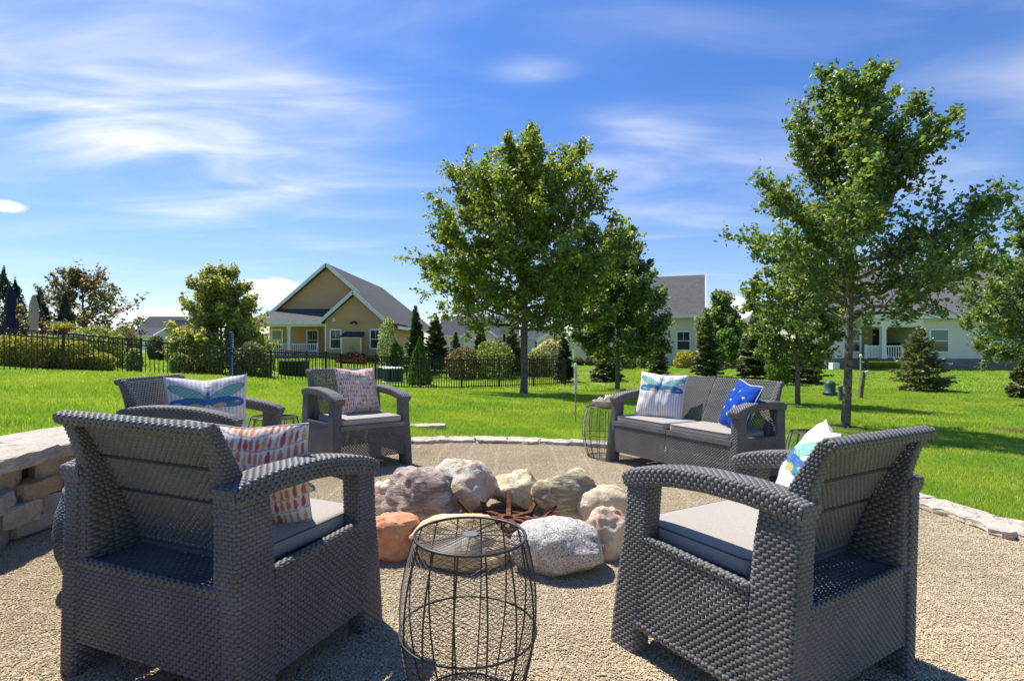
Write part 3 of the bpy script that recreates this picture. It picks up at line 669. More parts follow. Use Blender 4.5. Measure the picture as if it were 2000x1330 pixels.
        for z in (0, 1):
            P_ = (pa, pb)[z].copy(); P_[:, 2] += (.004, -.004)[z]; q = MB(); q.tube(P_[::1], .0028, 5, True); q.build('piping', pipe_m, cu, True)
    for s in (1, -1):      # flanges that frame the back
        m, c = MB(), MB(); secs = []
        for z in (.335, .42, .50, .58, .65, .71, .755, .785):
            yf, yr = float(back_profile(z)) + .004, float(rear_profile(z)); xx = s * (inw - .021)
            secs.append(((xx, (yf + yr) / 2, z), (.023, 0, 0), (0, (yf - yr) / 2, 0)))
        beam(m, c, secs, 6); o = m.build('back_flange', resin, root, True); c.build('flange_core', resin, o, True)
    for s in (1, -1):
        q = MB(); X = lambda q_: s * (q_ + hw - .355)
        q.box(min(X(.295), X(.345)), .262, -.004, max(X(.295), X(.345)), .345, .012); q.build('foot_pad', black_m, root)
        q = MB(); q.box(min(X(.297), X(.347)), -.285, -.004, max(X(.297), X(.347)), -.185, .012); q.build('foot_pad', black_m, root)
    return root
def chairM(x, y, deg): return on_patio(x, y, 0, R(deg - 90))
CH = {'A': chairM(-.904, 1.754, 69.7), 'B': chairM(.850, 1.757, 122.2), 'C': chairM(-1.326, 4.562, -45.7), 'D': chairM(-1.805, 3.191, 2.5), 'L': chairM(1.536, 4.53, -147.2)}
labs = {'A': 'graphite wicker armchair in the left foreground seen from behind', 'B': 'graphite wicker armchair in the right foreground seen from behind',
        'C': 'graphite wicker armchair with the red patterned pillow on the far side of the fire pit', 'D': 'graphite wicker armchair with the dragonfly pillow, between the stone wall and the far armchair'}
proto = make_seat('wicker_armchair', .355, 1)
for k in 'ABCD':
    o = proto if k == 'A' else copy_tree(proto)
    o.matrix_world = CH[k]; tag(o, labs[k], 'armchair', 'wicker armchairs around the fire pit')
lv = make_seat('wicker_loveseat', .669, 2); lv.matrix_world = CH['L']; tag(lv, 'two seat graphite wicker loveseat with grey cushions beside the lawn', 'loveseat')

# ------------------------------------------------------------------ pillows
def stripes(u, v): return np.clip((np.sin(u * 62) * .5 + .5) * 1.6 - .35, 0, 1)
def dragonfly(u, v, back=False):
    c = np.ones(u.shape + (3,)) * np.array([.70, .67, .64])
    s = stripes(u, v) * .55; c = c * (1 - s[..., None]) + np.array([.40, .32, .36]) * s[..., None]
    if back: return c
    def ell(cx, cy, a, b, t, ex=2):
        x, y = u - cx, v - cy; p = (x * math.cos(t) + y * math.sin(t)) / a; q = (-x * math.sin(t) + y * math.cos(t)) / b; return np.abs(p) ** ex + np.abs(q) ** ex
    def put(mask, colr, al=1):
        nonlocal c; mm = (mask * al)[..., None]; c = c * (1 - mm) + np.array(colr) * mm
    for s in (1, -1):
        e = ell(s * .50, .55, .48, .15, s * .38); put(e < 1, (.24, .44, .36)); put((e < 1) & (e > .80), (.08, .25, .2))
        vein = (e < .9) & (np.abs(np.sin((v * 30 + s * u * 22))) > .90); put(vein, (.10, .30, .24), .7)
        e = ell(s * .48, .24, .47, .155, s * -.02, 2.6); put(e < 1, (.05, .13, .33)); put((e < .9) & (np.sin(u * 50 + v * 9) * np.sin(v * 60) > .45), (.10, .24, .34), .7); 
        put(ell(s * .62, .17, .22, .05, s * .2) < 1, (.06, .26, .22), .8); put(ell(s * .30, .15, .18, .075, s * .1) < 1, (.46, .37, .16)); put(ell(s * .76, .24, .09, .03, 0) < 1, (.35, .45, .3), .8)
    put((np.abs(u) < .018) & (v < .55) & (v > -.75), (.03, .07, .16)); put(ell(0, .38, .05, .22, 0) < 1, (.05, .14, .34)); put(ell(0, .62, .045, .06, 0) < 1, (.25, .35, .4)); put(ell(0, .72, .10, .022, 0) < 1, (.05, .12, .28))
    return c
def ikat(scale, seed):
    r = np.random.default_rng(seed); jit = r.uniform(-1, 1, 4096)
    def fn(u, v, back=False):
        c = np.ones(u.shape + (3,)) * np.array([.72, .70, .67])
        pal = np.array([(.52, .055, .04), (.60, .13, .07), (.64, .22, .10), (.44, .04, .05), (.62, .17, .10), (.68, .36, .14)])
        rows = 3.4 * scale; vv = (v + .05 * np.sin(u * 3 + 1)) * rows; row = np.floor(vv).astype(int); fy = vv - row
        n = 8.5 * scale ** .7; uu = u * n + jit[(row * 7) % 4096] * 2; kx = np.floor(uu).astype(int); fx = uu - kx
        idx = (row * 131 + kx * 17) % 4096; j = jit[idx]; wdt = .38 + .14 * jit[(idx + 99) % 4096]; up = .5 + .08 * jit[(idx + 55) % 4096]
        drop = np.abs(fx - .5 - .08 * j) / (wdt * (1.15 - fy * .55)); e = drop ** 2 + (np.abs(fy - up) / (.45 + .06 * j)) ** 2.4
        m = (e < 1); ci = (np.abs(np.sin(row * 2.1 + u * 2.2 + jit[(idx + 7) % 4096] * .8)) * 5.99).astype(int)
        colr = pal[ci] * .85 + .15 * np.array([.62, .50, .44]); sh = np.clip(.75 + .5 * e + .25 * np.sin(u * 37 + v * 23) * np.sin(v * 41), .6, 1.45); colr = colr * sh[..., None] * .6 + colr * .4
        c = np.where(m[..., None], colr, c * (1 - .25 * np.clip(np.sin(u * 5 + row * 1.7), 0, 1)[..., None] * np.array([0, .5, .6])))
        ln = (np.abs(fy - .03) < .035) & (np.abs(np.sin(u * 9 + row)) > .25); c = np.where(ln[..., None], np.array([.25, .22, .24]), c)
        return c
    return fn
def blue_print(u, v, back=False):
    c = np.ones(u.shape + (3,)) * np.array([.012, .06, .32])
    for (x, y) in ((-.5, .55), (.1, .6), (.6, .35), (-.2, .1), (.35, -.1), (-.6, -.3), (.0, -.5), (.6, -.6), (-.75, .15)):
        d = np.hypot(u - x, v - y); a = np.arctan2(v - y, u - x); m = d < .02 + .055 * np.abs(np.cos(2.5 * a)) ** 3
        c = np.where(m[..., None], np.array([.65, .68, .75]), c)
    return c
def make_pillow(fn, size=.43, T=.075, seed=0, sag=.0, piping=None, bend=0.0):
    k = 121; t = np.linspace(-1, 1, k); t = np.sign(t) * (1 - (1 - np.abs(t)) ** 1.15); U, V_ = np.meshgrid(t, t)
    r = np.random.default_rng(seed); ph = r.uniform(0, 6, 8)
    pin = .075; X = U * (1 - pin * (1 - V_ ** 2)); Y = V_ * (1 - pin * (1 - U ** 2))
    th = T * np.maximum(1 - np.abs(U) ** 2.3, 0) ** .55 * np.maximum(1 - np.abs(V_) ** 2.3, 0) ** .55
    wr = .0035 * (np.sin(U * 7 + V_ * 3 + ph[0]) + np.sin(V_ * 9 - U * 5 + ph[1]) + .6 * np.sin(U * 17 + ph[2] + 4 * V_)) * (1 - np.abs(U * V_))
    crn = .010 * np.sin(V_ * 14 + ph[3]) * np.exp(-(1 - np.abs(U)) * 7) + .010 * np.sin(U * 14 + ph[4]) * np.exp(-(1 - np.abs(V_)) * 7)
    pf = []
    base = bend * (U ** 2) + crn * (1 - np.abs(U) ** 8) * (1 - np.abs(V_) ** 8)
    # a chop dent in the top edge
    Yd = Y - sag * np.exp(-(U / .35) ** 2) * np.clip(V_, 0, 1) ** 2
    m = MB()
    for sgn in (1, -1):
        Z = base + sgn * (th + wr * (th > 0.004)); pts = np.stack([X * size / 2, Z, Yd * size / 2], -1).reshape(-1, 3)
        i = np.arange(k - 1)[:, None]; j = np.arange(k - 1)[None]; q = np.stack([i * k + j, i * k + j + 1, (i + 1) * k + j + 1, (i + 1) * k + j], -1).reshape(-1, 4)
        m.add(pts, q[:, ::-1] if sgn > 0 else q, fn(-U if sgn > 0 else U, V_, back=(sgn < 0)).reshape(-1, 3))
    rim = [(0, j) for j in range(k)] + [(i, k - 1) for i in range(1, k)] + [(k - 1, j) for j in range(k - 2, -1, -1)] + [(i, 0) for i in range(k - 2, 0, -1)]
    rim = rim[::3]; rp = [(X[a, b] * size / 2 * 1.003, base[a, b], Yd[a, b] * size / 2 * 1.003) for a, b in rim]
    return m, rp
def pillow(fn, M, lab, seed, size=.43, T=.075, sag=.04, pipe=None, bend=0):
    m, rp = make_pillow(fn, size, T, seed, sag, None, bend); o = m.build('throw_pillow', pillow_m, None, True); o.matrix_world = M; tag(o, lab, 'pillow')
    q = MB(); q.tube(rp, .0035 if pipe else .0022, 6, True); q.build('piping' if pipe else 'seam', pipe or mat('pale_seam', (.62, .58, .54), .9, .1), o, True)
    return o
def seatP(c, x, y, z, tilt, yaw=0, roll=0): return CH[c] @ Tr((x, y, z)) @ Rz(R(yaw)) @ Matrix.Rotation(R(tilt), 4, 'X') @ Matrix.Rotation(R(roll), 4, 'Y')
white_pipe = mat('white_piping', (.75, .75, .75), .8, .2)
PIL = [pillow(ikat(1.25, 3), seatP('A', .075, .0, .560, 12, 20, 0), 'orange and red teardrop patterned pillow in the left foreground armchair', 1, size=.39),
 pillow(dragonfly, seatP('B', .125, -.06, .585, 22, 33, 0), 'white pillow with a blue green dragonfly, seen edge on in the right foreground armchair', 2, size=.40),
 pillow(ikat(1.6, 9), seatP('C', -.05, -.06, .615, 17, 8, 0), 'fine red streaked pillow on the far middle armchair', 3, size=.41),
 pillow(dragonfly, seatP('D', .0, -.01, .585, 12, -60, 2), 'wide striped dragonfly pillow in the armchair by the stone wall', 4, size=.44, sag=.06),
 pillow(dragonfly, seatP('L', .33, -.0, .615, 20, 28, -3), 'striped dragonfly pillow leaning on the left seat of the loveseat', 5, size=.43),
 pillow(blue_print, seatP('L', -.46, .0, .60, 22, -30, -6), 'royal blue pillow with white piping against the right arm of the loveseat', 6, size=.40, pipe=white_pipe)]

# ------------------------------------------------------------------ wire side tables, wicker pouf, bowl of shells
ZT = .475
def wr(z): # barrel radius
    q = z / ZT; return .128 + (.055) * math.sin(math.pi * min(max(q * .93 + .02, 0), 1)) ** .8 + .014 * q
def make_wire_table():
    root = empty('wire_side_table')
    zs = np.linspace(.006, ZT, 22)
    for k in range(14):
        a = 2 * math.pi * k / 14 + .1; m = MB(); m.tube([(wr(z) * math.cos(a), wr(z) * math.sin(a), z) for z in zs], .0027, 6); m.build('upright_rod', wire_m, root, True)
    for z, rr_ in ((.006, .0034), (.215, .0030), (ZT, .0040)):
        m = MB(); m.tube([(wr(z) * math.cos(q) * 1.01, wr(z) * math.sin(q) * 1.01, z) for q in np.linspace(0, 2 * math.pi, 65)[:-1]], rr_, 6, True); m.build('hoop', wire_m, root, True)
    m = MB(); n = 72    # flattened diamond mesh of thin wire between the rods
    nr = 64
    for i in range(nr):
        z0 = .012 + (ZT - .02) * (i + .5) / nr; dz = (ZT - .02) / nr * .5
        for sg in ((1, -1) if True else (1,)):
            if sg < 0: continue
            m.tube([(wr(z0) * .995 * math.cos(2 * math.pi * k / n), wr(z0) * .995 * math.sin(2 * math.pi * k / n), z0 + dz * (1 if (k + i) % 2 else -1)) for k in range(n)], .00075, 3, True)
    o = m.build('wire_mesh', wire_m, root); o['kind'] = 'stuff'
    rt = wr(ZT)
    for k in range(12):
        a = 2 * math.pi * k / 12; m = MB(); m.tube([(.02 * math.cos(a), .02 * math.sin(a), ZT + .001), (rt * math.cos(a), rt * math.sin(a), ZT)], .0016, 5); m.build('spoke', wire_m, root)
    m = MB()
    for i in range(15): q_ = .026 + (rt - .03) * i / 14; m.tube([(q_ * math.cos(q), q_ * math.sin(q), ZT + .0015) for q in np.linspace(0, 2 * math.pi, 49)[:-1]], .0008, 3, True)
    o = m.build('top_mesh', wire_m, root); o['kind'] = 'stuff'
    m = MB(); m.lathe([(0, ZT + .004), (.022, ZT + .004), (.024, ZT), (0, ZT)], 24); m.build('centre_disc', mat('grey_disc', (.16, .16, .165), .4, .5), root)
    return root
wt = make_wire_table()
TB = [(-.105, 1.50, 1.0, 'black wire mesh barrel table in the foreground in front of the fire pit'), (.885, 5.10, 1.0, 'black wire barrel table holding the bowl of shells, left of the loveseat'),
      (-1.71, 3.86, 1.0, 'black wire barrel table glimpsed behind the arm of the chair by the wall'), (2.10, 3.66, 1.0, 'dark wire barrel table between the loveseat and the right foreground chair')]
for i, (x, y, s, lab) in enumerate(TB):
    o = wt if i == 0 else copy_tree(wt)
    o.matrix_world = on_patio(x, y, 0, i * .7) @ Matrix.Scale(s, 4); tag(o, lab, 'side table', 'wire side tables round the patio')
# bowl and shells
bo = empty('shell_bowl', on_patio(.900, 5.09, ZT + .004), 'round cream stoneware bowl on the wire table beside the loveseat', 'bowl')
m = MB(); m.lathe([(0, .0), (.085, .0), (.108, .012), (.118, .05), (.116, .056), (.110, .052), (.098, .016), (0, .012)], 40); m.build('bowl_body', mat('cream_stoneware', (.52, .46, .38), .6, .4, noise=(20, (.44, .37, .29), .45, .65)), bo, True)
m = MB(); m.tube([(math.cos(q) * .117, math.sin(q) * .117, .055) for q in np.linspace(0, 2 * math.pi, 41)[:-1]], .0035, 6, True); m.build('rim', mat('pale_rim', (.62, .58, .5), .5, .4), bo, True)
shell_m = mat('bleached_shell', (.72, .66, .58), .5, .4, noise=(30, (.6, .48, .38), .45, .65))
def conch(seed, L_=.075):
    m = MB(); P_ = []; rad = []
    n = 70
    for i in range(n):
        t = i / (n - 1); a = t * 6 * math.pi; r_ = .005 + .020 * t ** 1.3; P_.append((r_ * math.cos(a), r_ * math.sin(a), L_ * (1 - t) * .8)); rad.append(.003 + .015 * t ** 1.5)
    m.tube(P_, rad, 8)
    m.lathe([(.001, -.03), (.008, -.02), (.020, 0), (.016, .012), (.002, .05)], 12)
    for k in range(7): a = 2 * math.pi * k / 7; m.tube([(math.cos(a) * .025, math.sin(a) * .025, .008), (math.cos(a) * .043, math.sin(a) * .043, .020)], [.006, .001], 5)
    return m.mesh('seashell', shell_m, True)
for i, (x, y, z, rx, ry, lab) in enumerate(((-.045, .0, .060, 80, 20, 'spiky white conch shell lying left in the cream bowl'), (.018, .02, .072, 60, 100, 'largest pale conch shell standing up in the cream bowl'), (.055, -.02, .058, 100, 190, 'small bleached shell lying right in the cream bowl'))):
    o = inst(conch(i, .08), 'seashell', None, on_patio(.900 + x, 5.09 + y, ZT + z) @ Euler((R(rx), 0, R(ry))).to_matrix().to_4x4() @ Matrix.Scale((1, 1.25, .85)[i], 4)); tag(o, lab, 'seashell', 'seashells in the bowl')
# wicker pouf, left
pf = empty('wicker_pouf', on_patio(-1.645, 2.26), 'round rope woven graphite pouf with smooth grey top at the far left', 'pouf')
prof = [(.02, .155), (.06, .175), (.14, .205), (.22, .215), (.30, .208), (.37, .188)]
zz_ = [p[0] for p in prof]; rr_p = [p[1] for p in prof]
def Ppf(u, v):
    z = .02 + v * .36; r_ = np.interp(z, zz_, rr_p); return np.stack([r_ * np.cos(2 * np.pi * u), r_ * np.sin(2 * np.pi * u), z], -1)
m = MB(); weave(m, Ppf, 1.3, .36, cu=.034, cv=.0095, h=.0045); m.build('woven_body', resin, pf, True)
m = MB(); m.lathe([(.150, .02), (.170, .07), (.2, .14), (.21, .22), (.203, .30), (.183, .37)], 32); m.build('body_core', resin, pf, True)
m = MB(); m.lathe([(.186, .375), (.192, .382), (.190, .398), (.170, .410), (.08, .418), (0.001, .420)], 48); m.build('lid', mat('grey_lid', (.20, .20, .21), .5, .4), pf, True)

# ------------------------------------------------------------------ vegetation builders
PAL = {'maple': [(.066, .118, .020), (.052, .10, .020), (.095, .145, .024), (.14, .165, .028), (.036, .072, .016)], 'ash': [(.045, .09, .020), (.06, .11, .022), (.03, .065, .017), (.11, .15, .028), (.05, .10, .04)],
       'birch': [(.11, .16, .035), (.15, .19, .04), (.07, .115, .025), (.19, .22, .06)], 'crab': [(.06, .075, .028), (.095, .105, .032), (.058, .045, .028), (.04, .052, .02)], 'spruce': [(.045, .075, .025), (.06, .09, .03), (.03, .055, .02), (.10, .115, .035)],
       'spruce_d': [(.025, .048, .018), (.035, .062, .02), (.05, .08, .025)], 'arbor': [(.02, .045, .014), (.03, .06, .018), (.015, .032, .011)], 'spruce_l': [(.17, .20, .085), (.22, .25, .10), (.12, .15, .06), (.28, .29, .13)], 'bright': [(.12, .22, .03), (.16, .26, .04), (.08, .16, .025)], 'gold': [(.34, .31, .05), (.26, .27, .05), (.18, .20, .04), (.42, .36, .08)],
       'yellow': [(.42, .36, .04), (.5, .42, .05), (.3, .28, .04)], 'shrub': [(.08, .13, .03), (.12, .17, .04), (.05, .09, .02)], 'pale': [(.30, .34, .14), (.22, .28, .09), (.4, .42, .22)], 'box': [(.06, .085, .02), (.045, .065, .018), (.09, .10, .03)],
       'bloom': [(.62, .58, .45), (.5, .5, .32), (.55, .44, .34), (.16, .2, .05)], 'red': [(.30, .02, .02), (.22, .03, .03), (.06, .05, .02)], 'maroon': [(.05, .015, .02), (.035, .012, .015)]}
for _k in ('maple', 'ash', 'birch', 'crab', 'spruce', 'spruce_d', 'arbor', 'shrub', 'box'):
    _f = {'spruce_d': 2.7, 'arbor': 2.3, 'birch': 2.3, 'ash': 2.75}.get(_k, 2.5); PAL[_k] = [(min(a * _f * 1.12, .5), min(b_ * _f * .84, .5), min(c * _f * 1.25, .4)) for a, b_, c in PAL[_k]]
def leaves(mb, C, size, r, pal, up=.5, ar=.55, N0=None, shade=1.0):
    C = np.asarray(C); n = len(C)
    if n == 0: return
    nr = r.normal(0, 1, (n, 3)); nr[:, 2] = np.abs(nr[:, 2]) * .8 + up; nr /= np.linalg.norm(nr, axis=1)[:, None]
    d = r.normal(0, 1, (n, 3)); d[:, 2] -= .35; d -= (d * nr).sum(1)[:, None] * nr; d /= np.linalg.norm(d, axis=1)[:, None] + 1e-9
    b = np.cross(nr, d); s = size * r.uniform(.6, 1.25, n)[:, None]
    w = s * ar * .5; fold = nr * s * .10
    V = np.stack([C - d * s * .5, C - d * s * .12 + b * w - fold, C + d * s * .22 + b * w * .75 - fold * .6, C + d * s * .5 - fold * .6, C + d * s * .22 - b * w * .75 - fold * .6, C - d * s * .12 - b * w - fold], 1)
    P_ = np.array(PAL[pal]); pr = np.array([1.0 / (1 + i * .25) for i in range(len(P_))]); pr /= pr.sum()
    c = P_[r.choice(len(P_), n, p=pr)] * r.uniform(.75, 1.25, n)[:, None] * shade
    k = np.arange(n)[:, None] * 6
    mb.add(V.reshape(-1, 3), np.concatenate([k + np.array([[0, 1, 2, 3]]), k + np.array([[0, 3, 4, 5]])]), np.repeat(c, 6, 0))
def tree(name, base, h, cb, env, nl, ls, pal, seed, tr, lab, cat='tree', group=None, nsec=11, ntw=6, nleaf=11, asym=0, rise=.55, lean=(0, 0), fork=None):
    """env(t)-> crown radius at fraction t of the crown height; cb = clear trunk height"""
    r = np.random.default_rng(seed); root = empty(name, Tr(base), lab, cat, group)
    T = MB(); zt = np.linspace(0, h * .93, 14); wob = np.cumsum(r.normal(0, .006 * h / 14 * 3, (14, 2)), 0)
    def tp(z): return np.array([np.interp(z, zt, wob[:, 0]) + lean[0] * z, np.interp(z, zt, wob[:, 1]) + lean[1] * z, z])
    rad = tr * (1 - zt / (h * .97)) ** .8 + .006
    rad[0] *= 1.25; pts_ = [tp(z) for z in zt]
    T.tube([pts_[0] + np.array([0, 0, -.15])] + [pts_[0] + np.array([0, 0, tr * .9])] + pts_[1:], [tr * 1.75, tr * 1.12] + list(rad[1:]), 10)
    leafC = []; Hc = h - cb
    B = MB()
    for k in range(nl):
        f = (k + .5) / nl; za = cb * .97 + Hc * .80 * f ** 1.15; az = k * 2.39996 + r.uniform(-.3, .3)
        te = min(.97, (za - cb) / Hc + rise * (1 - .6 * f) * r.uniform(.55, 1.1) * (.35 + .65 * f if k > 2 else .25)); ze = cb + Hc * te
        Rr = env(te) * r.uniform(.86, 1.06) * (1 + asym * math.cos(az)); d = np.array([math.cos(az), math.sin(az), 0])
        p0_ = tp(za); p3 = tp(min(ze, h * .93)) + d * Rr; p3[2] = ze
        s = np.linspace(0, 1, 9)[:, None]; mid = p0_ + d * Rr * .5 + np.array([0, 0, (ze - za) * .28]); P_ = (1 - s) ** 2 * p0_ + 2 * s * (1 - s) * mid + s ** 2 * p3
        P_[1:-1] += r.normal(0, .02 * Rr, (7, 3)); r0 = np.interp(za, zt, rad) * .55
        T.tube(P_, r0 * (1 - s[:, 0]) + .006, 6)
        L_ = np.linalg.norm(p3 - p0_)
        for q in range(nsec):
            sq = .18 + .82 * (q + r.uniform(0, 1)) / nsec; c0 = np.array([np.interp(sq, s[:, 0], P_[:, i]) for i in range(3)])
            dd = (p3 - p0_) / L_ * .9 + r.normal(0, .62, 3) + np.array([0, 0, .25]); dd /= np.linalg.norm(dd); l2 = L_ * r.uniform(.20, .42) * (1.15 - .55 * sq)
            c1 = c0 + dd * l2; c1[2] += .05 * l2; sm = (c0 + c1) / 2 + r.normal(0, .05 * l2, 3)
            B.tube([c0, sm, c1], [.010 + .3 * r0 * (1 - sq), .007, .004], 4)
            for w in range(ntw):
                sw = (w + .6) / ntw; a0 = c0 + (c1 - c0) * sw; e = dd * .6 + r.normal(0, .7, 3); e /= np.linalg.norm(e); l3 = l2 * r.uniform(.25, .5); a1 = a0 + e * l3
                if w % 2 == 0: B.tube([a0, a1], [.005, .002], 3, cap=False)
                n = max(2, int(nleaf * r.uniform(.6, 1.4))); tt = r.uniform(.1, 1.1, n)[:, None]
                leafC.append(a0 + (a1 - a0) * tt + r.normal(0, ls * .55, (n, 3)))
    for q in range(nsec * 3):   # leader tip
        z = h * r.uniform(.72, .97); a0 = tp(min(z, h * .93)); e = r.normal(0, .5, 3) + np.array([0, 0, .7]); e /= np.linalg.norm(e); l3 = (h - z) * .6 + .18 * r.uniform(.5, 1.3) * env(.85) + .1
        a1 = a0 + e * l3 * r.uniform(.5, 1); B.tube([a0, a1], [.008, .003], 4); n = nleaf * 2; leafC.append(a0 + (a1 - a0) * r.uniform(.1, 1.1, n)[:, None] + r.normal(0, ls * .8, (n, 3)))
    T.build('trunk', bark_m, root, True); B.build('branches', bark_m, root, True)
    m = MB(); leaves(m, np.concatenate(leafC), ls, r, pal, .35, .7); m.build('crown', leaf_m, root)
    return root
def spruce(name, base, h, rad, pal, seed, lab, cat='spruce', group=None, nb=13, droop=.15, clear=.06, dens=1.0, ns=.10):
    r = np.random.default_rng(seed); root = empty(name, Tr(base), lab, cat, group); T = MB(); T.tube([(0, 0, -.1), (0, 0, h * .5), (0, 0, h * .97)], [.022 * h ** .8 + .01, .014 * h ** .8, .004], 8)
    C = []; D = []
    nw = int(10 + h * 4)
    for w in range(nw):
        t = (w + .3) / nw; z = h * (clear + (1 - clear) * t); Rr = rad * (1 - t) ** .85 * (.55 + .45 * min(1, (t + .06) / .14)) + .03 * rad
        for b in range(max(4, int(nb * (1 - t * .55)))):
            az = r.uniform(0, 6.283); L_ = Rr * r.uniform(.72, 1.12); el = -droop + t * 1.0 + r.uniform(-.12, .12)
            d = np.array([math.cos(az) * math.cos(el), math.sin(az) * math.cos(el), math.sin(el)]); p0_ = np.array([0, 0, z]); p1 = p0_ + d * L_; p1[2] += .10 * L_
            T.tube([p0_, (p0_ + p1) / 2 - np.array([0, 0, .03 * L_]), p1], [.008 + .004 * h * .3, .006, .002], 4, cap=False)
            side = np.array([-math.sin(az), math.cos(az), 0]); n = max(10, int(L_ / .032 * dens * 4.5)); s = r.uniform(.12, 1.02, n) ** .8; sg = r.choice([-1, 1], n); sl = r.uniform(0, 1, n) * (1.05 - s) * L_ * .55
            pos = p0_ + (p1 - p0_) * s[:, None] + side * (sg * sl)[:, None] + d * sl[:, None] * .5 + r.normal(0, .012 + .01 * rad, (n, 3)); dirn = d * .8 + side * sg[:, None] * .8 + r.normal(0, .25, (n, 3)); C.append(pos); D.append(dirn)
    C = np.concatenate(C); D = np.concatenate(D); D /= np.linalg.norm(D, axis=1)[:, None]; n = len(C)
    nr = r.normal(0, .5, (n, 3)) + np.array([0, 0, 1]); b = np.cross(D, nr); b /= np.linalg.norm(b, axis=1)[:, None]; s = ns * r.uniform(.7, 1.3, n)[:, None]
    V = np.stack([C - D * s * .5, C + b * s * .24, C + D * s * .5, C - b * s * .24], 1); P_ = np.array(PAL[pal]); c = P_[r.integers(0, len(P_), n)] * r.uniform(.7, 1.3, n)[:, None]
    m = MB(); m.add(V.reshape(-1, 3), np.arange(n)[:, None] * 4 + np.array([[0, 1, 2, 3]]), np.repeat(c, 4, 0)); T.build('trunk', bark_m, root, True); m.build('needles', needle_m, root); return root
def bush(name, base, rx, ry, h, pal, seed, lab, cat='shrub', group=None, n=2600, ls=.06, pointed=0, mat_=None, lump=.25):
    """ellipsoid-ish crown of leaves; pointed>0 gives a cone (arborvitae)"""
    r = np.random.default_rng(seed); root = empty(name, Tr(base), lab, cat, group); th = r.uniform(0, 6.283, n); t = r.uniform(0, 1, n)
    if pointed: prof_ = (1 - t ** 1.3) ** .9 * np.minimum(1, (t + .05) * 7) ** .5 * 1.05
    else: prof_ = np.sqrt(np.maximum(0, 1 - (2 * (t * .93 + .07) - 1) ** 2)) ** .8
    q = 1 - .45 * r.uniform(0, 1, n) ** 2
    lm = np.array([1 + lump * (mnoise.noise(Vector((math.cos(a) * 1.6 + seed, math.sin(a) * 1.6, z * 3.2))) + .5 * mnoise.noise(Vector((math.cos(a) * 4 + seed, math.sin(a) * 4, z * 8)))) for a, z in zip(th, t)])
    C = np.stack([rx * prof_ * q * lm * np.cos(th), ry * prof_ * q * lm * np.sin(th), t * h * (1 + (lm - 1) * .5)], -1)
    m = MB(); leaves(m, C, ls, r, pal, .2, .6); m.build('foliage', mat_ or leaf_m, root)
    T = MB(); T.tube([(0, 0, -.05), (0, 0, h * .7)], [min(rx, .3) * .12 + .01, .01], 6)
    for k in range(7): a = k * .9; T.tube([(0, 0, h * .05 * (k % 3)), (rx * .55 * math.cos(a) * (.3 if pointed else 1), ry * .55 * math.sin(a) * (.3 if pointed else 1), h * .55)], [.012, .004], 4)
    T.build('stem', bark_m, root, True); return root

def Htop(u, Y, row): return HC + (HY - row) * Y / F - gz((u - 1000) * Y / F, Y)
TOPS = {1797: 638, 1475: 606, 1380: 612, 1285: 662, 1185: 686, 1568: 655, 812: 597, 850: 612, 890: 648, 940: 636, 1000: 640, 1101: 650, 1998: 706,
        8: 535, 30: 553, 78: 575, 127: 580, 92: 605, 820: 664, 20: 658, 75: 654, 130: 662, 180: 690, 185: 640, 235: 648, 306: 660, 262: 682, 350: 690, 370: 636, 490: 672, 757: 628, 775: 672, 1075: 666, 1045: 688,
        1341: 687, 1130: 697, 1153: 697, 1440: 698, 1258: 690, 965: 672, 905: 680, 672: 700, 700: 699, 690: 688, 1520: 680, 1225: 692}
# trees on the lawn
def env_maple(t): return np.interp(t, [0, .1, .35, .6, .85, .95, 1], [2.6, 3.2, 3.05, 2.75, 2.15, 1.4, .4])
b = G(1023, 16.1); tree('maple_tree', b, 7.7, 2.0, env_maple, 46, .115, 'maple', 11, .115, 'broad golden green maple standing alone in the middle of the lawn before the fence', nsec=15, ntw=6, nleaf=15, rise=.5)
b = G(1651, 8.3)
def env_right(t): return np.interp(t, [0, .08, .2, .36, .55, .74, .91, 1], [1.2, 1.6, 1.8, 1.75, 1.45, 1.0, .7, .3])
tree('maple_tree', b, 5.6, 1.7, env_right, 40, .070, 'ash', 23, .062, 'tall slender open crowned tree on the right, trunk rising behind the right foreground armchair', nsec=14, ntw=6, nleaf=13, rise=.75, lean=(.02, 0), asym=.10)
b = G(1206, 21); tree('maple_tree', b, 6.5, 1.25, lambda t: np.interp(t, [0, .1, .3, .55, .8, 1], [1.3, 1.85, 1.95, 1.65, 1.0, .2]), 36, .14, 'ash', 31, .085, 'lower dark green round tree close to the right of the big maple', nsec=12, ntw=6, nleaf=14, rise=.5)
b = G(1558, 13.7); tree('young_tree', b, 3.9, 1.0, lambda t: np.interp(t, [0, .1, .3, .6, .85, 1], [.6, 1.1, 1.3, 1.2, .8, .2]), 28, .085, 'ash', 37, .06, 'young dark green tree half covered by the tall tree on the right', nsec=10, ntw=6, nleaf=12)
b = G(1990, 13.5); tree('linden_tree', b + Vector((1.75, 0, 0)), 5.3, 1.15, lambda t: np.interp(t, [0, .12, .35, .6, .85, 1], [1.9, 2.5, 2.7, 2.3, 1.6, .4]), 40, .095, 'ash', 41, .09, 'dense dark tree cut off by the right edge of the picture', nsec=13, ntw=6, nleaf=18)
b = G(432, 26); tree('birch_tree', b, Htop(432, 26, 522), .2, lambda t: np.interp(t, [0, .1, .3, .6, .85, 1], [2.2, 2.4, 2.3, 1.7, 1.2, .4]), 44, .17, 'birch', 43, .07, 'light green multi branched birch behind the fence on the left', nsec=11, ntw=6, nleaf=9, rise=.6)
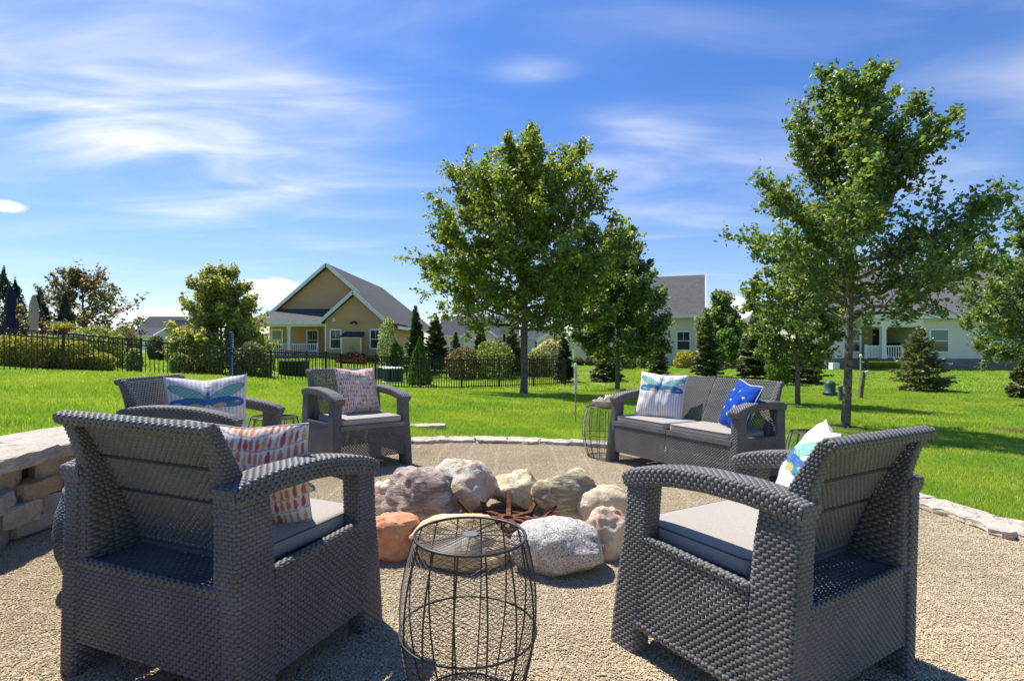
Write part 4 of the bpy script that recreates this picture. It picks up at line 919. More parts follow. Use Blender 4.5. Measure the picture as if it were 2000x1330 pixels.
b = G(168, 27); tree('crabapple_tree', b, Htop(168, 27, 525), .9, lambda t: np.interp(t, [0, .15, .4, .7, 1], [2.0, 2.9, 2.6, 1.9, .8]), 26, .17, 'crab', 47, .08, 'sparse bronze leaved tree left of the distant grey house', nsec=8, ntw=4, nleaf=6, rise=.7, lean=(-.05, 0))
b = G(1408, 38); tree('distant_tree', b, Htop(1408, 38, 570), .5, lambda t: np.interp(t, [0, .2, .5, .8, 1], [1.1, 1.55, 1.45, 1.0, .2]), 30, .26, 'ash', 53, .1, 'tight oval tree just right of the cream house', nsec=8, ntw=4, nleaf=8)
b = G(1418, 36); tree('young_tree', b, Htop(1418, 36, 645), .6, lambda t: np.interp(t, [0, .3, .7, 1], [.6, .95, .8, .2]), 14, .2, 'bright', 57, .04, 'small bright green tree before the oval tree by the cream house', nsec=6, ntw=4, nleaf=7)
# spruces (px, depth, height, radius, palette, label)
for i, (u, Y, h, rd, pal, lab) in enumerate([
    (1797, 20, 2.05, 1.05, 'spruce_l', 'small light green spruce standing alone on the right lawn before the house with the porch'),
    (1475, 27, 3.3, .95, 'spruce', 'dark spruce directly behind the right end of the loveseat'),
    (1380, 28, 3.35, 1.0, 'spruce_l', 'tall spruce beside the window of the cream house'),
    (1285, 26, 1.75, .65, 'spruce_l', 'short spruce before the corner of the cream house'),
    (1185, 27, 1.5, .95, 'spruce_l', 'low spreading spruce left of the dark green round tree'),
    (1568, 24, 1.8, 1.15, 'spruce', 'wide low spruce behind the young tree on the right'),
    (812, 33, 3.1, .85, 'spruce_d', 'tall dark spruce at the right corner of the tan house'),
    (850, 34, 2.9, 1.05, 'spruce', 'second dark spruce from the tan house'),
    (890, 33, 2.0, .6, 'spruce_l', 'thin lighter spruce left of the far garage gable'),
    (940, 34, 2.6, .85, 'spruce_d', 'spruce in front of the far garage gable'),
    (1000, 31, 2.5, 1.0, 'spruce_l', 'olive green spruce directly left of the big maple trunk'),
    (1101, 27, 2.6, .60, 'spruce_d', 'narrow dark spruce at the right end of the black fence'),
    (1998, 17, 1.0, .5, 'spruce', 'small spruce at the far right edge of the lawn')]):
    h = Htop(u, Y, TOPS[u]); spruce('spruce_tree', G(u, Y), h, rd, pal, 100 + i, lab, group='spruces about the lawns', ns=.12 if Y < 25 else .19, dens=.6 if pal == 'spruce_l' else .9)
# arborvitae and bushes
for i, (u, Y, rx, h, pal, lab, nm, pt, ls, n) in enumerate([
    (8, 26, .85, 3.6, 'arbor', 'tallest dark arborvitae at the left edge', 'arborvitae', 1, .09, 3500), (30, 27, .85, 3.0, 'arbor', 'second dark arborvitae from the left edge', 'arborvitae', 1, .09, 3000), (78, 27, .85, 2.6, 'arbor', 'dark arborvitae behind the beige parasol', 'arborvitae', 1, .09, 3000),
    (127, 25, .60, 1.9, 'arbor', 'pointed dark arborvitae behind the red pot', 'arborvitae', 1, .08, 3000), (92, 27, .5, 1.7, 'arbor', 'short dark arborvitae right of the beige parasol', 'arborvitae', 1, .08, 2500),
    (820, 25.5, .62, 2.05, 'bright', 'bright green plump arborvitae behind the fence right of the air conditioner', 'arborvitae', 1, .08, 5000),
    (20, 19, .95, 1.25, 'gold', 'golden bush at the left edge behind the fence', 'golden_shrub', 0, .07, 4200), (75, 19, .9, 1.30, 'gold', 'second golden bush from the left behind the fence', 'golden_shrub', 0, .07, 4200), (130, 19.5, .9, 1.15, 'gold', 'third golden bush from the left behind the fence', 'golden_shrub', 0, .07, 4200),
    (180, 20, .75, .85, 'gold', 'lowest golden bush at the right end of the row behind the fence', 'golden_shrub', 0, .07, 3400), (185, 24, 1.2, 1.55, 'shrub', 'large soft green shrub behind the golden bushes', 'leafy_shrub', 0, .09, 4200), (235, 26, .9, 1.2, 'crab', 'brownish shrub under the bronze tree', 'leafy_shrub', 0, .09, 2500),
    (306, 34, .55, 1.35, 'spruce_d', 'round dark shrub in front of the distant grey house', 'leafy_shrub', 0, .1, 2600), (262, 22, .32, .75, 'shrub', 'small upright shrub behind the second fence panel', 'leafy_shrub', 0, .07, 1500), (350, 23, .4, .8, 'shrub', 'small loose shrub in front of the birch', 'leafy_shrub', 0, .07, 1500),
    (370, 26, 1.0, 1.9, 'birch', 'yellow green shrub at the left foot of the birch', 'leafy_shrub', 0, .1, 3600), (490, 24, .95, 1.3, 'spruce', 'dark green shrub at the right foot of the birch', 'leafy_shrub', 0, .09, 3600),
    (757, 35, .6, 1.9, 'pale', 'pale flowering shrub at the corner window of the tan house', 'flowering_shrub', 0, .11, 1500), (775, 35, .5, 1.1, 'bright', 'small green shrub under the pale flowering shrub', 'leafy_shrub', 0, .1, 1500),
    (1075, 31, 1.0, 1.55, 'bloom', 'hydrangea with cream blooms right of the maple trunk', 'hydrangea', 0, .14, 2200), (1045, 30, .6, 1.1, 'birch', 'yellow green shrub left of the cream hydrangea', 'leafy_shrub', 0, .1, 1800),
    (1341, 38, .85, 1.05, 'yellow', 'bright yellow bush below the window of the cream house', 'yellow_shrub', 0, .1, 3000), (1130, 40, .42, .72, 'box', 'left clipped round boxwood by the cream house wall', 'boxwood', 0, .07, 1800), (1153, 40, .42, .72, 'box', 'right clipped round boxwood by the cream house wall', 'boxwood', 0, .07, 1800),
    (1440, 40, 1.3, .8, 'shrub', 'low planting in the bed right of the oval tree', 'leafy_shrub', 0, .12, 2400), (1258, 37, .5, .9, 'shrub', 'shrub beside the covered grill at the cream house', 'leafy_shrub', 0, .1, 1500),
    (965, 29, 1.1, 1.1, 'shrub', 'loose green shrub row left of the olive spruce', 'leafy_shrub', 0, .1, 2600), (905, 29, .9, .8, 'crab', 'orange tinted low shrub before the far garage', 'leafy_shrub', 0, .1, 2000),
    (672, 37, .5, .42, 'red', 'red flowers in the bed before the tan house, left clump', 'flower_bed', 0, .09, 900), (700, 37, .55, .40, 'red', 'red flowers in the bed before the tan house, middle clump', 'flower_bed', 0, .09, 900), (690, 38, .8, .72, 'maroon', 'dark maroon shrub below the wall box of the tan house', 'leafy_shrub', 0, .09, 1200),
    (1520, 23, .5, .9, 'bright', 'bright green shrub right of the spruce behind the loveseat', 'leafy_shrub', 0, .09, 1500), (1225, 36, .5, .8, 'shrub', 'small shrub left of the covered grill', 'leafy_shrub', 0, .1, 1200)]):
    h = Htop(u, Y, TOPS[u]) * 1.03; bush(nm, G(u, Y, -.03), rx, rx * .9, h, pal, 200 + i, lab, group=None, n=int(n * 1.25), ls=ls * 1.35, pointed=pt, mat_=needle_m if pt else None)
# far tree line
def far_trees():
    r = np.random.default_rng(5); C = []; m = MB()
    for k in range(60):
        x = r.uniform(-150, 190); y = r.uniform(150, 200); h = r.uniform(3.0, 6.5); w = r.uniform(3, 7); n = 260; q = r.normal(0, 1, (n, 3)); q /= np.linalg.norm(q, axis=1)[:, None]; q *= r.uniform(.7, 1, n)[:, None]
        C.append(np.array([x, y, gz(x, y) + h * .45]) + q * np.array([w, w, h * .55]))
    leaves(m, np.concatenate(C), 1.1, r, 'spruce', .2, .7); tag(m.build('distant_woods', needle_m), 'low dark line of distant trees between the far houses', 'woods', kind='stuff')
far_trees()

# ------------------------------------------------------------------ black metal fence
def fence(p0_, step, n, h, lab, pick=16, skip_last=False):
    root = empty('metal_fence', Tr(p0_), lab, 'fence'); post = MB(); post.box(-.034, -.034, -.15, .034, .034, h + .04); post.box(-.042, -.042, h + .04, .042, .042, h + .06); pme = post.mesh('post', black_m)
    pk = MB(); pk.box(-.0115, -.0115, .02, .0115, .0115, h); kme = pk.mesh('picket', black_m); step = Vector(step); L_ = step.length; an = math.atan2(step.y, step.x)
    P_ = []
    for i in range(n + 1):
        q = p0_ + step * i; q.z = gz(q.x, q.y); P_.append(q)
    for i, q in enumerate(P_):
        if i == n and skip_last: break
        inst(pme, 'post', root, Tr(q - p0_) @ Rz(an))
    for i in range(n):
        a_, b_ = P_[i] - p0_, P_[i + 1] - p0_
        for z in (h - .01, h - .16, .10): m = MB(); m.bar(a_ + Vector((0, 0, z)), b_ + Vector((0, 0, z)), .032, .036); m.build('rail', black_m, root)
        for k in range(1, pick): inst(kme, 'picket', root, Tr(a_.lerp(b_, k / pick)) @ Rz(an))
    return root
phi = R(32.5); st = Vector((math.cos(phi), math.sin(phi), 0)) * 1.83
P0 = Vector(((124 - 1000) * 15.3 / F, 15.3, 0)); P0.z = gz(P0.x, P0.y)
Pm = P0 - st * 5; Pm.z = gz(Pm.x, Pm.y)
fence(Pm, st, 15, 1.22, 'nearer black metal picket fence running across the lawn from the left edge to the maple', 16)
E9 = P0 + st * 10; E9.z = gz(E9.x, E9.y)
c2 = Vector(((1091 - 1000) * 28.5 / F, 28.5, 0)); s2 = (c2 - E9) / 2; s2.z = 0
E9f = fence(E9, s2, 2, 1.22, 'short return of the black fence at its right corner, seen nearly end on', 12)
c2.z = gz(c2.x, c2.y); e2 = Vector(((470 - 1000) * 31 / F, 31, 0)); s3 = (e2 - c2) / 9; s3.z = 0
fence(c2, s3, 9, 1.22, 'farther black metal picket fence enclosing the yard behind the nearer one', 16)

# ------------------------------------------------------------------ houses
def mat_shingle(name, a, b):
    m = bpy.data.materials.new(name); m.use_nodes = True; t = m.node_tree; L = t.links; p = t.nodes['Principled BSDF']; p.inputs['Roughness'].default_value = .9; p.inputs['Specular IOR Level'].default_value = .15
    g = N(t, 'ShaderNodeNewGeometry'); mp = N(t, 'ShaderNodeMapping'); L.new(g.outputs['Position'], mp.inputs[0]); mp.inputs['Scale'].default_value = (3, 3, 9)
    v = N(t, 'ShaderNodeTexVoronoi'); L.new(mp.outputs[0], v.inputs[0]); v.inputs['Scale'].default_value = 1.3; sp = N(t, 'ShaderNodeSeparateColor'); L.new(v.outputs['Color'], sp.inputs[0])
    n = N(t, 'ShaderNodeTexNoise'); L.new(g.outputs['Position'], n.inputs[0]); n.inputs['Scale'].default_value = 14; n.inputs['Detail'].default_value = 4
    c = mixc(t, sp.outputs[0], a, b); c = mixc(t, N_ramp(t, n.outputs[0], .35, .7), c, tuple(q * .7 for q in a)); L.new(c, p.inputs['Base Color']); return m
roof_m = mat_shingle('grey_shingles', (.10, .098, .095), (.135, .132, .126)); roof_d = mat_shingle('slate_shingles', (.06, .065, .08), (.085, .09, .105)); roof_w = mat_shingle('brown_grey_shingles', (.15, .135, .135), (.2, .185, .18))
tan_m = mat('tan_vinyl_siding', (.62, .39, .195), .6, .3, noise=(.6, (.59, .37, .18), .4, .6)); cream_m = mat('cream_vinyl_siding', (.74, .66, .52), .6, .3, noise=(.6, (.71, .63, .49), .4, .6)); grey_m = mat('pale_vinyl_siding', (.76, .72, .64), .6, .3)
glass_m = mat('window_glass', (.035, .045, .05), .06, .8); blind_m = mat('pale_green_blind', (.22, .30, .27), .7, .2); conc_m = mat('concrete', (.5, .48, .45), .9, .1, noise=(4, (.43, .41, .38), .4, .6)); dark_m = mat('dark_opening', (.02, .02, .022), .7, .2)
def stone_ven():
    m = bpy.data.materials.new('stone_veneer'); m.use_nodes = True; t = m.node_tree; L = t.links; p = t.nodes['Principled BSDF']; p.inputs['Roughness'].default_value = .9
    g = N(t, 'ShaderNodeNewGeometry'); sx = N(t, 'ShaderNodeSeparateXYZ'); L.new(g.outputs['Position'], sx.inputs[0]); cb_ = N(t, 'ShaderNodeCombineXYZ'); L.new(math_(t, 'ADD', sx.outputs[0], sx.outputs[1]), cb_.inputs[0]); L.new(sx.outputs[2], cb_.inputs[1])
    k = N(t, 'ShaderNodeTexBrick'); L.new(cb_.outputs[0], k.inputs[0]); k.inputs['Scale'].default_value = 2.2; k.inputs['Color1'].default_value = (.30, .25, .22, 1); k.inputs['Color2'].default_value = (.20, .18, .17, 1); k.inputs['Mortar'].default_value = (.12, .11, .10, 1); k.inputs['Brick Width'].default_value = .8; k.inputs['Row Height'].default_value = .22; k.inputs['Mortar Size'].default_value = .012
    L.new(k.outputs[0], p.inputs['Base Color']); return m
stone_m = stone_ven()
def siding_poly(mb, poly, O, ux, nrm_, lap=.16):
    """lapped boards over a convex polygon given in (s, z); O origin, ux horizontal direction, nrm_ outward normal"""
    O, ux, nn = Vector(O), Vector(ux), Vector(nrm_); zs = [p[1] for p in poly]; z = min(zs)
    def span(zq):
        xs = []
        for (a, b) in zip(poly, poly[1:] + poly[:1]):
            if (a[1] - zq) * (b[1] - zq) <= 0 and abs(a[1] - b[1]) > 1e-9: xs.append(a[0] + (zq - a[1]) / (b[1] - a[1]) * (b[0] - a[0]))
        return (min(xs), max(xs)) if len(xs) >= 2 else None
    top = max(zs)
    while z < top - 1e-4:
        z1 = min(z + lap, top); s0, s1 = span(z + 1e-5), span(z1 - 1e-5)
        if s0 and s1:
            pt = lambda s, zz, d: O + ux * s + Vector((0, 0, zz)) + nn * d
            mb.add([pt(s0[0], z, .05), pt(s0[1], z, .05), pt(s1[1], z1, .004), pt(s1[0], z1, .004), pt(s0[0], z, .0), pt(s0[1], z, .0)], np.array([(0, 1, 2, 3), (4, 5, 1, 0)]))
        z = z1
def window(parent, O, ux, nn, s, z0, w, h, blind=False, mullion=True, base=Vector((0, 0, 0))):
    """double-hung window: frame proud of the wall, sash rail, two panes"""
    O, ux, nn = Vector(O), Vector(ux), Vector(nn); up = Vector((0, 0, 1))
    def slab(mb, s0, s1, a, b, d0, d1):
        p = lambda q, zz, d: O + ux * q + up * zz + nn * (d + .045 if d > 0 else 0) - base
        mb.hexa([p(s0, a, d1), p(s1, a, d1), p(s1, a, d0), p(s0, a, d0)], [p(s0, b, d1), p(s1, b, d1), p(s1, b, d0), p(s0, b, d0)])
    m = MB(); t = .11
    for q in ((s - t, s, z0 - t, z0 + h + t), (s + w, s + w + t, z0 - t, z0 + h + t)): slab(m, *q, .0, .06)
    slab(m, s, s + w, z0 + h, z0 + h + t * 1.1, .0, .065); slab(m, s, s + w, z0 - t, z0, .0, .08)
    if mullion: slab(m, s, s + w, z0 + h * .5 - .03, z0 + h * .5 + .03, .012, .045)
    f = m.build('window', white_m, parent)
    for a, b, bl in ((z0 + .001, z0 + h * .5 - .031, False), (z0 + h * .5 + .031, z0 + h, blind)) if mullion else ((z0, z0 + h, blind),):
        g = MB(); slab(g, s + .001, s + w - .001, a, b, .026, .032); g.build('pane', blind_m if bl else glass_m, f)
    if mullion and not blind:
        g = MB(); slab(g, s + w / 2 - .012, s + w / 2 + .012, z0 + h * .5 + .031, z0 + h - .001, .0325, .038); g.build('grille', white_m, f)
    return f
def wallpart(root, polys, m, name='wall'):
    """polys: list of (poly, O, ux, nn)"""
    for poly, O, ux, nn in polys:
        mb = MB(); siding_poly(mb, poly, O, ux, nn); O, ux, nn = Vector(O), Vector(ux), Vector(nn)
        P_ = [O + ux * p[0] + Vector((0, 0, p[1])) for p in poly]; n = len(P_); back = [q - nn * .12 for q in P_]
        mb.add(P_ + back, np.zeros((0, 4), int)); o = mb.n - 2 * n
        mb.f.append(('poly', list(range(o, o + n)))); mb.f.append(('poly', list(range(o + n, o + 2 * n))[::-1]))
        for i in range(n): mb.f.append(np.array([(o + i, o + n + i, o + n + (i + 1) % n, o + (i + 1) % n)]))
        mb.build(name, m, root)
def slabroof(mb, a, b, c, d, t=.14):
    """roof plane a-b eave, c-d ridge, with thickness below"""
    a, b, c, d = (Vector(q) for q in (a, b, c, d)); n = (b - a).cross(d - a).normalized()
    if n.z < 0: n = -n
    lo = [q - n * t for q in (a, b, c, d)]; mb.hexa(lo, [a, b, c, d])
def trim(root, segs, w=.16, h=.22, name='fascia', m=None):
    mb = MB()
    for a, b in segs: mb.bar(a, b, w, h)
    mb.build(name, m or white_m, root)
FX, RX, UPZ = Vector((0, -1, 0)), Vector((1, 0, 0)), Vector((0, 0, 1))

def tan_house():
    z0 = .08; root = empty('tan_house', None, 'tan sided house with steep grey gables and a white railed porch behind the fence', 'house')
    Yw, Ym, Yb = 40.0, 43.0, 61.0
    ax, az_ = -14.9, 7.55; sl = .88
    el, er = -20.3, -9.15; ze = 2.72
    # main gable wall above the porch, and main body walls
    gl, gr = -18.6, -11.0
    wallpart(root, [([(-19.6 + 20, z0), (-10.1 + 20, z0), (-10.1 + 20, 3.2), (-14.9 + 20, 7.25), (-19.6 + 20, 3.2)], (-20, Ym, 0), RX, FX)], tan_m, 'gable_wall')
    wallpart(root, [([(0, z0), (18 - .1, z0), (18 - .1, 2.9), (0, 2.9)], (-10.1, Ym, 0), Vector((0, 1, 0)), RX)], tan_m, 'side_wall')
    wallpart(root, [([(0, z0), (18, z0), (18, 2.9), (0, 2.9)], (-19.6, Ym + 18, 0), Vector((0, -1, 0)), -RX)], tan_m, 'side_wall')
    m = MB(); y0, y1, yh = Ym - .45, Yb - 5.0 + 5.0, Yb + 4.5
    R_ = (ax, y0, az_), (ax, y1, az_)
    lowz = lambda x: az_ - sl * abs(x - ax)
    slabroof(m, (er, y0, lowz(er)), (er, yh, lowz(er)), R_[1], R_[0]); m.build('roof', roof_m, root)
    m = MB(); slabroof(m, (-19.35, yh, lowz(-19.35)), (-19.35, y0, lowz(-19.35)), R_[0], R_[1]); m.build('roof', roof_m, root)
    m = MB(); m.hexa([(er, yh, lowz(er)), (-19.35, yh, lowz(-19.35)), (ax - .01, y1, az_ - .1), (ax + .01, y1, az_ - .1)], [(er, yh, lowz(er) + .05), (-19.35, yh, lowz(-19.35) + .05), (ax - .01, y1, az_), (ax + .01, y1, az_)]); m.build('hip_roof', roof_m, root)
    trim(root, [((ax, y0 - .03, az_ - .12), (-19.35, y0 - .03, lowz(-19.35) - .12)), ((ax, y0 - .03, az_ - .12), (-12.0, y0 - .03, lowz(-12.0) - .12))], .06, .24, 'rake_board')
    trim(root, [((er + .03, y0, lowz(er) - .12), (er + .03, yh, lowz(er) - .12))], .08, .2)
    # porch roof
    m = MB(); pe = 2.68; m.hexa([(-20.2, 40.2, pe), (-14.1, 40.2, pe), (-14.1, Ym - .03, 3.75), (-19.2, Ym - .03, 3.75)], [(-20.2, 40.2, pe + .1), (-14.1, 40.2, pe + .1), (-14.1, Ym - .03, 3.9), (-19.2, Ym - .03, 3.9)]); m.build('porch_roof', roof_m, root)
    m = MB(); m.hexa([(-20.2, 40.2, pe), (-19.2, Ym - .03, 3.75), (-19.2, Ym + 3, 3.75), (-20.2, Ym + 3, pe)], [(-20.2, 40.2, pe + .1), (-19.2, Ym - .03, 3.9), (-19.2, Ym + 3, 3.9), (-20.2, Ym + 3, pe + .1)]); m.build('porch_roof', roof_m, root)
    trim(root, [((-20.3, 40.15, pe - .02), (-14.35, 40.15, pe - .02))], .1, .24, 'gutter')
    m = MB(); m.box(-19.5, 40.5, 2.4, -14.2, 40.7, 2.56); m.box(-20.1, 40.2, 2.565, -14.2, 42.9, 2.60); m.build('porch_beam', white_m, root)
    for x in (-17.0, -19.45):
        m = MB(); m.box(x - .11, 40.5, z0 + .1, x + .11, 40.72, 2.4); m.box(x - .15, 40.46, z0 + .1, x + .15, 40.76, z0 + .3); m.box(x - .14, 40.47, 2.26, x + .14, 40.75, 2.399); m.build('porch_column', white_m, root)
    m = MB(); m.box(-19.6, 40.3, z0 - .3, -14.1, 42.98, z0 + .1); m.build('porch_floor', conc_m, root)
    rl = empty('railing'); rl.parent = root
    m = MB(); m.box(-19.4, 40.58, z0 + .95, -14.85, 40.66, z0 + 1.03); m.box(-19.4, 40.59, z0 + .2, -14.85, 40.65, z0 + .26); m.box(-14.9, 40.56, z0 + .1, -14.78, 40.68, z0 + 1.1); m.build('rail', white_m, rl)
    bm_ = MB(); bm_.box(-.022, -.02, .26, .022, .02, .95); bme = bm_.mesh('baluster', white_m)
    x = -19.3
    while x < -14.95:
        if abs(x + 17) > .16: inst(bme, 'baluster', rl, Tr((x, 40.62, z0)))
        x += .145
    window(root, (0, Ym, 0), RX, FX, -19.35, 1.0 - .3, .75, 1.45, True); window(root, (0, Ym, 0), RX, FX, -16.5, .62, .78, 1.5)
    # projecting wing
    wl, wrr, wap = -14.05, -9.62, -11.85
    pk_ = 4.95; rs = (pk_ - 2.72) / (14.35 - 11.85)
    wallpart(root, [([(0, z0), (wrr - wl, z0), (wrr - wl, 2.85), (wap - wl, 4.75), (0, 2.85)], (wl, Yw, 0), RX, FX)], tan_m, 'wing_wall')
    wallpart(root, [([(0, z0), (3, z0), (3, 2.75), (0, 2.75)], (wrr, Yw, 0), Vector((0, 1, 0)), RX)], tan_m, 'wing_wall')
    wallpart(root, [([(0, z0), (3, z0), (3, 2.75), (0, 2.75)], (wl, Ym, 0), Vector((0, -1, 0)), -RX)], tan_m, 'wing_wall')
    for xe in (-14.4, -9.3):
        m = MB(); slabroof(m, (xe, Yw - .4, 2.72), (xe, 47.5, 2.72), (wap, 47.5, pk_ + .12), (wap, Yw - .4, pk_ + .12), .12); m.build('wing_roof', roof_m, root)
    trim(root, [((wap, Yw - .43, pk_), (-14.45, Yw - .43, 2.60)), ((wap, Yw - .43, pk_), (-9.25, Yw - .43, 2.60))], .06, .24, 'rake_board')
    m = MB(); m.box(wl - .02, Yw - .06, z0, wl + .10, Yw - .025, 2.6); m.box(wrr - .10, Yw - .06, z0, wrr + .02, Yw - .025, 2.6); m.build('corner_board', white_m, root)
    window(root, (0, Yw, 0), RX, FX, -13.6, .78, .70, 1.30); window(root, (0, Yw, 0), RX, FX, -10.60, .78, .70, 1.30)
    bx = empty('chimney_box'); bx.parent = root
    m = MB(); m.box(-12.6, Yw - .55, z0, -11.25, Yw - .03, 1.55); m.build('box_wall', tan_m, bx)
    m = MB(); m.hexa([(-12.75, Yw - .7, 1.58), (-10.95, Yw - .7, 1.58), (-11.1, Yw - .04, 1.9), (-12.55, Yw - .04, 1.9)], [(-12.75, Yw - .7, 1.64), (-10.95, Yw - .7, 1.64), (-11.1, Yw - .04, 1.98), (-12.55, Yw - .04, 1.98)]); m.build('box_roof', roof_d, bx)
    m = MB()
    m.box(-12.68, Yw - .60, z0, -12.58, Yw - .555, 1.56); m.box(-11.27, Yw - .60, z0, -11.17, Yw - .555, 1.56); m.box(-12.578, Yw - .60, 1.46, -11.272, Yw - .555, 1.56); m.build('box_trim', white_m, bx)
    m = MB(); m.box(-12.05, Yw - .62, .62, -11.8, Yw - .556, .9); m.build('gas_vent', mat('grey_vent', (.35, .33, .3), .6, .3), bx)
    m = MB(); m.box(-11.95, Yw - .16, 2.66, -11.75, Yw - .03, 2.78); m.tube([(-11.93, Yw - .12, 2.7), (-12.05, Yw - .3, 2.6)], [.05, .09], 8); m.tube([(-11.77, Yw - .12, 2.7), (-11.62, Yw - .3, 2.6)], [.05, .09], 8); m.build('floodlight', dark_m, root)
    m = MB(); m.box(-13.5, Yw - .08, 2.78, -13.28, Yw - .03, 3.0); m.build('vent', white_m, root)
tan_house()

def cream_house():
    z0 = -.72; root = empty('cream_house', None, 'cream sided house with a plain grey roof behind the low dark green tree', 'house'); Y = 43.0
    x0, x1 = 4.6, 15.0
    wallpart(root, [([(0, z0), (x1 - x0, z0), (x1 - x0, 3.35), (0, 3.35)], (x0, Y, 0), RX, FX)], cream_m)
    wallpart(root, [([(0, z0), (11, z0), (11, 3.35), (5.5, 6.9), (0, 3.35)], (x1, Y, 0), Vector((0, 1, 0)), RX)], cream_m)
    wallpart(root, [([(0, z0), (11, z0), (11, 3.35), (5.5, 6.9), (0, 3.35)], (x0, Y + 11, 0), Vector((0, -1, 0)), -RX)], cream_m)
    m = MB(); slabroof(m, (x0 - .5, Y - .5, 3.42), (x1 + .45, Y - .5, 3.42), (x1 + .45, Y + 5.5, 7.35), (x0 - .5, Y + 5.5, 7.35), .16); m.build('roof', roof_m, root)
    m = MB(); slabroof(m, (x1 + .45, Y + 11.5, 3.42), (x0 - .5, Y + 11.5, 3.42), (x0 - .5, Y + 5.5, 7.35), (x1 + .45, Y + 5.5, 7.35), .16); m.build('roof', roof_m, root)
    trim(root, [((x0 - .5, Y - .55, 3.30), (x1 + .5, Y - .55, 3.30))], .12, .22, 'gutter'); trim(root, [((x1 + .47, Y - .5, 3.30), (x1 + .47, Y + 5.5, 7.22)), ((x1 + .47, Y + 5.5, 7.22), (x1 + .47, Y + 11.5, 3.3))], .06, .22, 'rake_board')
    window(root, (0, Y, 0), RX, FX, 13.3, .62, .95, 1.42); window(root, (0, Y, 0), RX, FX, 5.7, .05, .7, 1.0); window(root, (0, Y, 0), RX, FX, 8.6, .3, .9, 1.4)
    piv = Vector((15.45, 42.5, 0)); root.matrix_world = Tr(piv) @ Rz(R(-20)) @ Tr(-piv)
    m = MB(); m.box(4.2, 39.4, -.95, 10.0, 43.2, -.62); tag(m.build('patio_slab', conc_m), kind='structure')
cream_house()
def gable_house(name, x0, x1, y, dep, z0, ze, zr, ridge, roofm, wm, lab, wins=(), garage=None):
    root = empty(name, None, lab, 'house')
    if ridge == 'x':
        wallpart(root, [([(0, z0), (x1 - x0, z0), (x1 - x0, ze), (0, ze)], (x0, y, 0), RX, FX)], wm)
        wallpart(root, [([(0, z0), (dep, z0), (dep, ze), (dep / 2, zr - .2), (0, ze)], (x1, y, 0), Vector((0, 1, 0)), RX), ([(0, z0), (dep, z0), (dep, ze), (dep / 2, zr - .2), (0, ze)], (x0, y + dep, 0), Vector((0, -1, 0)), -RX)], wm)
        for a, b in ((y - .4, 1), (y + dep + .4, -1)):
            m = MB(); slabroof(m, (x0 - .4, a, ze), (x1 + .4, a, ze), (x1 + .4, y + dep / 2, zr), (x0 - .4, y + dep / 2, zr), .15); m.build('roof', roofm, root)
        trim(root, [((x0 - .4, y - .45, ze - .12), (x1 + .4, y - .45, ze - .12))], .1, .25); trim(root, [((x1 + .42, y - .4, ze - .12), (x1 + .42, y + dep / 2, zr - .12)), ((x1 + .42, y + dep + .4, ze - .12), (x1 + .42, y + dep / 2, zr - .12))], .08, .25, 'rake_board')
    else:
        xm = (x0 + x1) / 2
        wallpart(root, [([(0, z0), (x1 - x0, z0), (x1 - x0, ze), (xm - x0, zr - .2), (0, ze)], (x0, y, 0), RX, FX)], wm)
        wallpart(root, [([(0, z0), (dep, z0), (dep, ze), (0, ze)], (x1, y, 0), Vector((0, 1, 0)), RX), ([(0, z0), (dep, z0), (dep, ze), (0, ze)], (x0, y + dep, 0), Vector((0, -1, 0)), -RX)], wm)
        for xe in (x0 - .4, x1 + .4): m = MB(); slabroof(m, (xe, y - .4, ze - .1), (xe, y + dep, ze - .1), (xm, y + dep, zr), (xm, y - .4, zr), .15); m.build('roof', roofm, root)
        trim(root, [((x0 - .45, y - .43, ze - .22), (xm, y - .43, zr - .12)), ((x1 + .45, y - .43, ze - .22), (xm, y - .43, zr - .12))], .08, .3, 'rake_board')
    for (s, z, w, h) in wins: window(root, (0, y, 0), RX, FX, s, z, w, h)
    if garage:
        s, z, w, h = garage; m = MB(); m.box(s, y - .05, z, s + w, y - .025, z + h); m.build('garage_door', white_m if garage[0] < -20 else dark_m, root)
    return root
pxX = lambda u, Y: (u - 1000) * Y / F
pz = lambda v, Y: HC + (HY - v) * Y / F
# distant houses
gable_house('distant_house', pxX(262, 95), pxX(338, 95), 95, 9, -1.4, pz(655, 95), pz(618, 99), 'x', roof_d, grey_m, 'far pale grey house with a dark slate roof left of the birch', [(pxX(285, 95), .3, 1, 1.4)])
gable_house('distant_garage', pxX(252, 88), pxX(297, 88), 88, 6, -1.4, pz(655, 88), pz(640, 91), 'x', roof_d, grey_m, 'low white garage wing in front of the far grey house', garage=(pxX(266, 88), -1.3, 3.0, 2.3))
gable_house('distant_house', pxX(320, 92), pxX(352, 92), 92, 12, -1.4, pz(650, 92), pz(624, 92), 'y', roof_d, grey_m, 'far grey gable end just left of the birch')
gable_house('distant_house', pxX(860, 80), pxX(1010, 80), 80, 11, -1.3, pz(655, 80), pz(617, 85), 'x', roof_d, cream_m, 'far cream house with a slate roof seen under the maple on the left', [(pxX(880, 80), .2, 1, 1.3)])
gable_house('distant_garage', pxX(905, 76), pxX(967, 76), 76, 5, -1.3, pz(657, 76), pz(630, 76), 'y', roof_d, cream_m, 'far white trimmed garage gable with an open dark door', garage=(pxX(944, 76), -1.2, 1.2, 2.6))
gable_house('distant_house', pxX(1018, 84), pxX(1085, 84), 84, 9, -1.3, pz(660, 84), pz(642, 88), 'x', roof_d, grey_m, 'far low house with a blue grey roof right of the maple trunk', [(pxX(1045, 84), .4, 1.6, 1.2)])
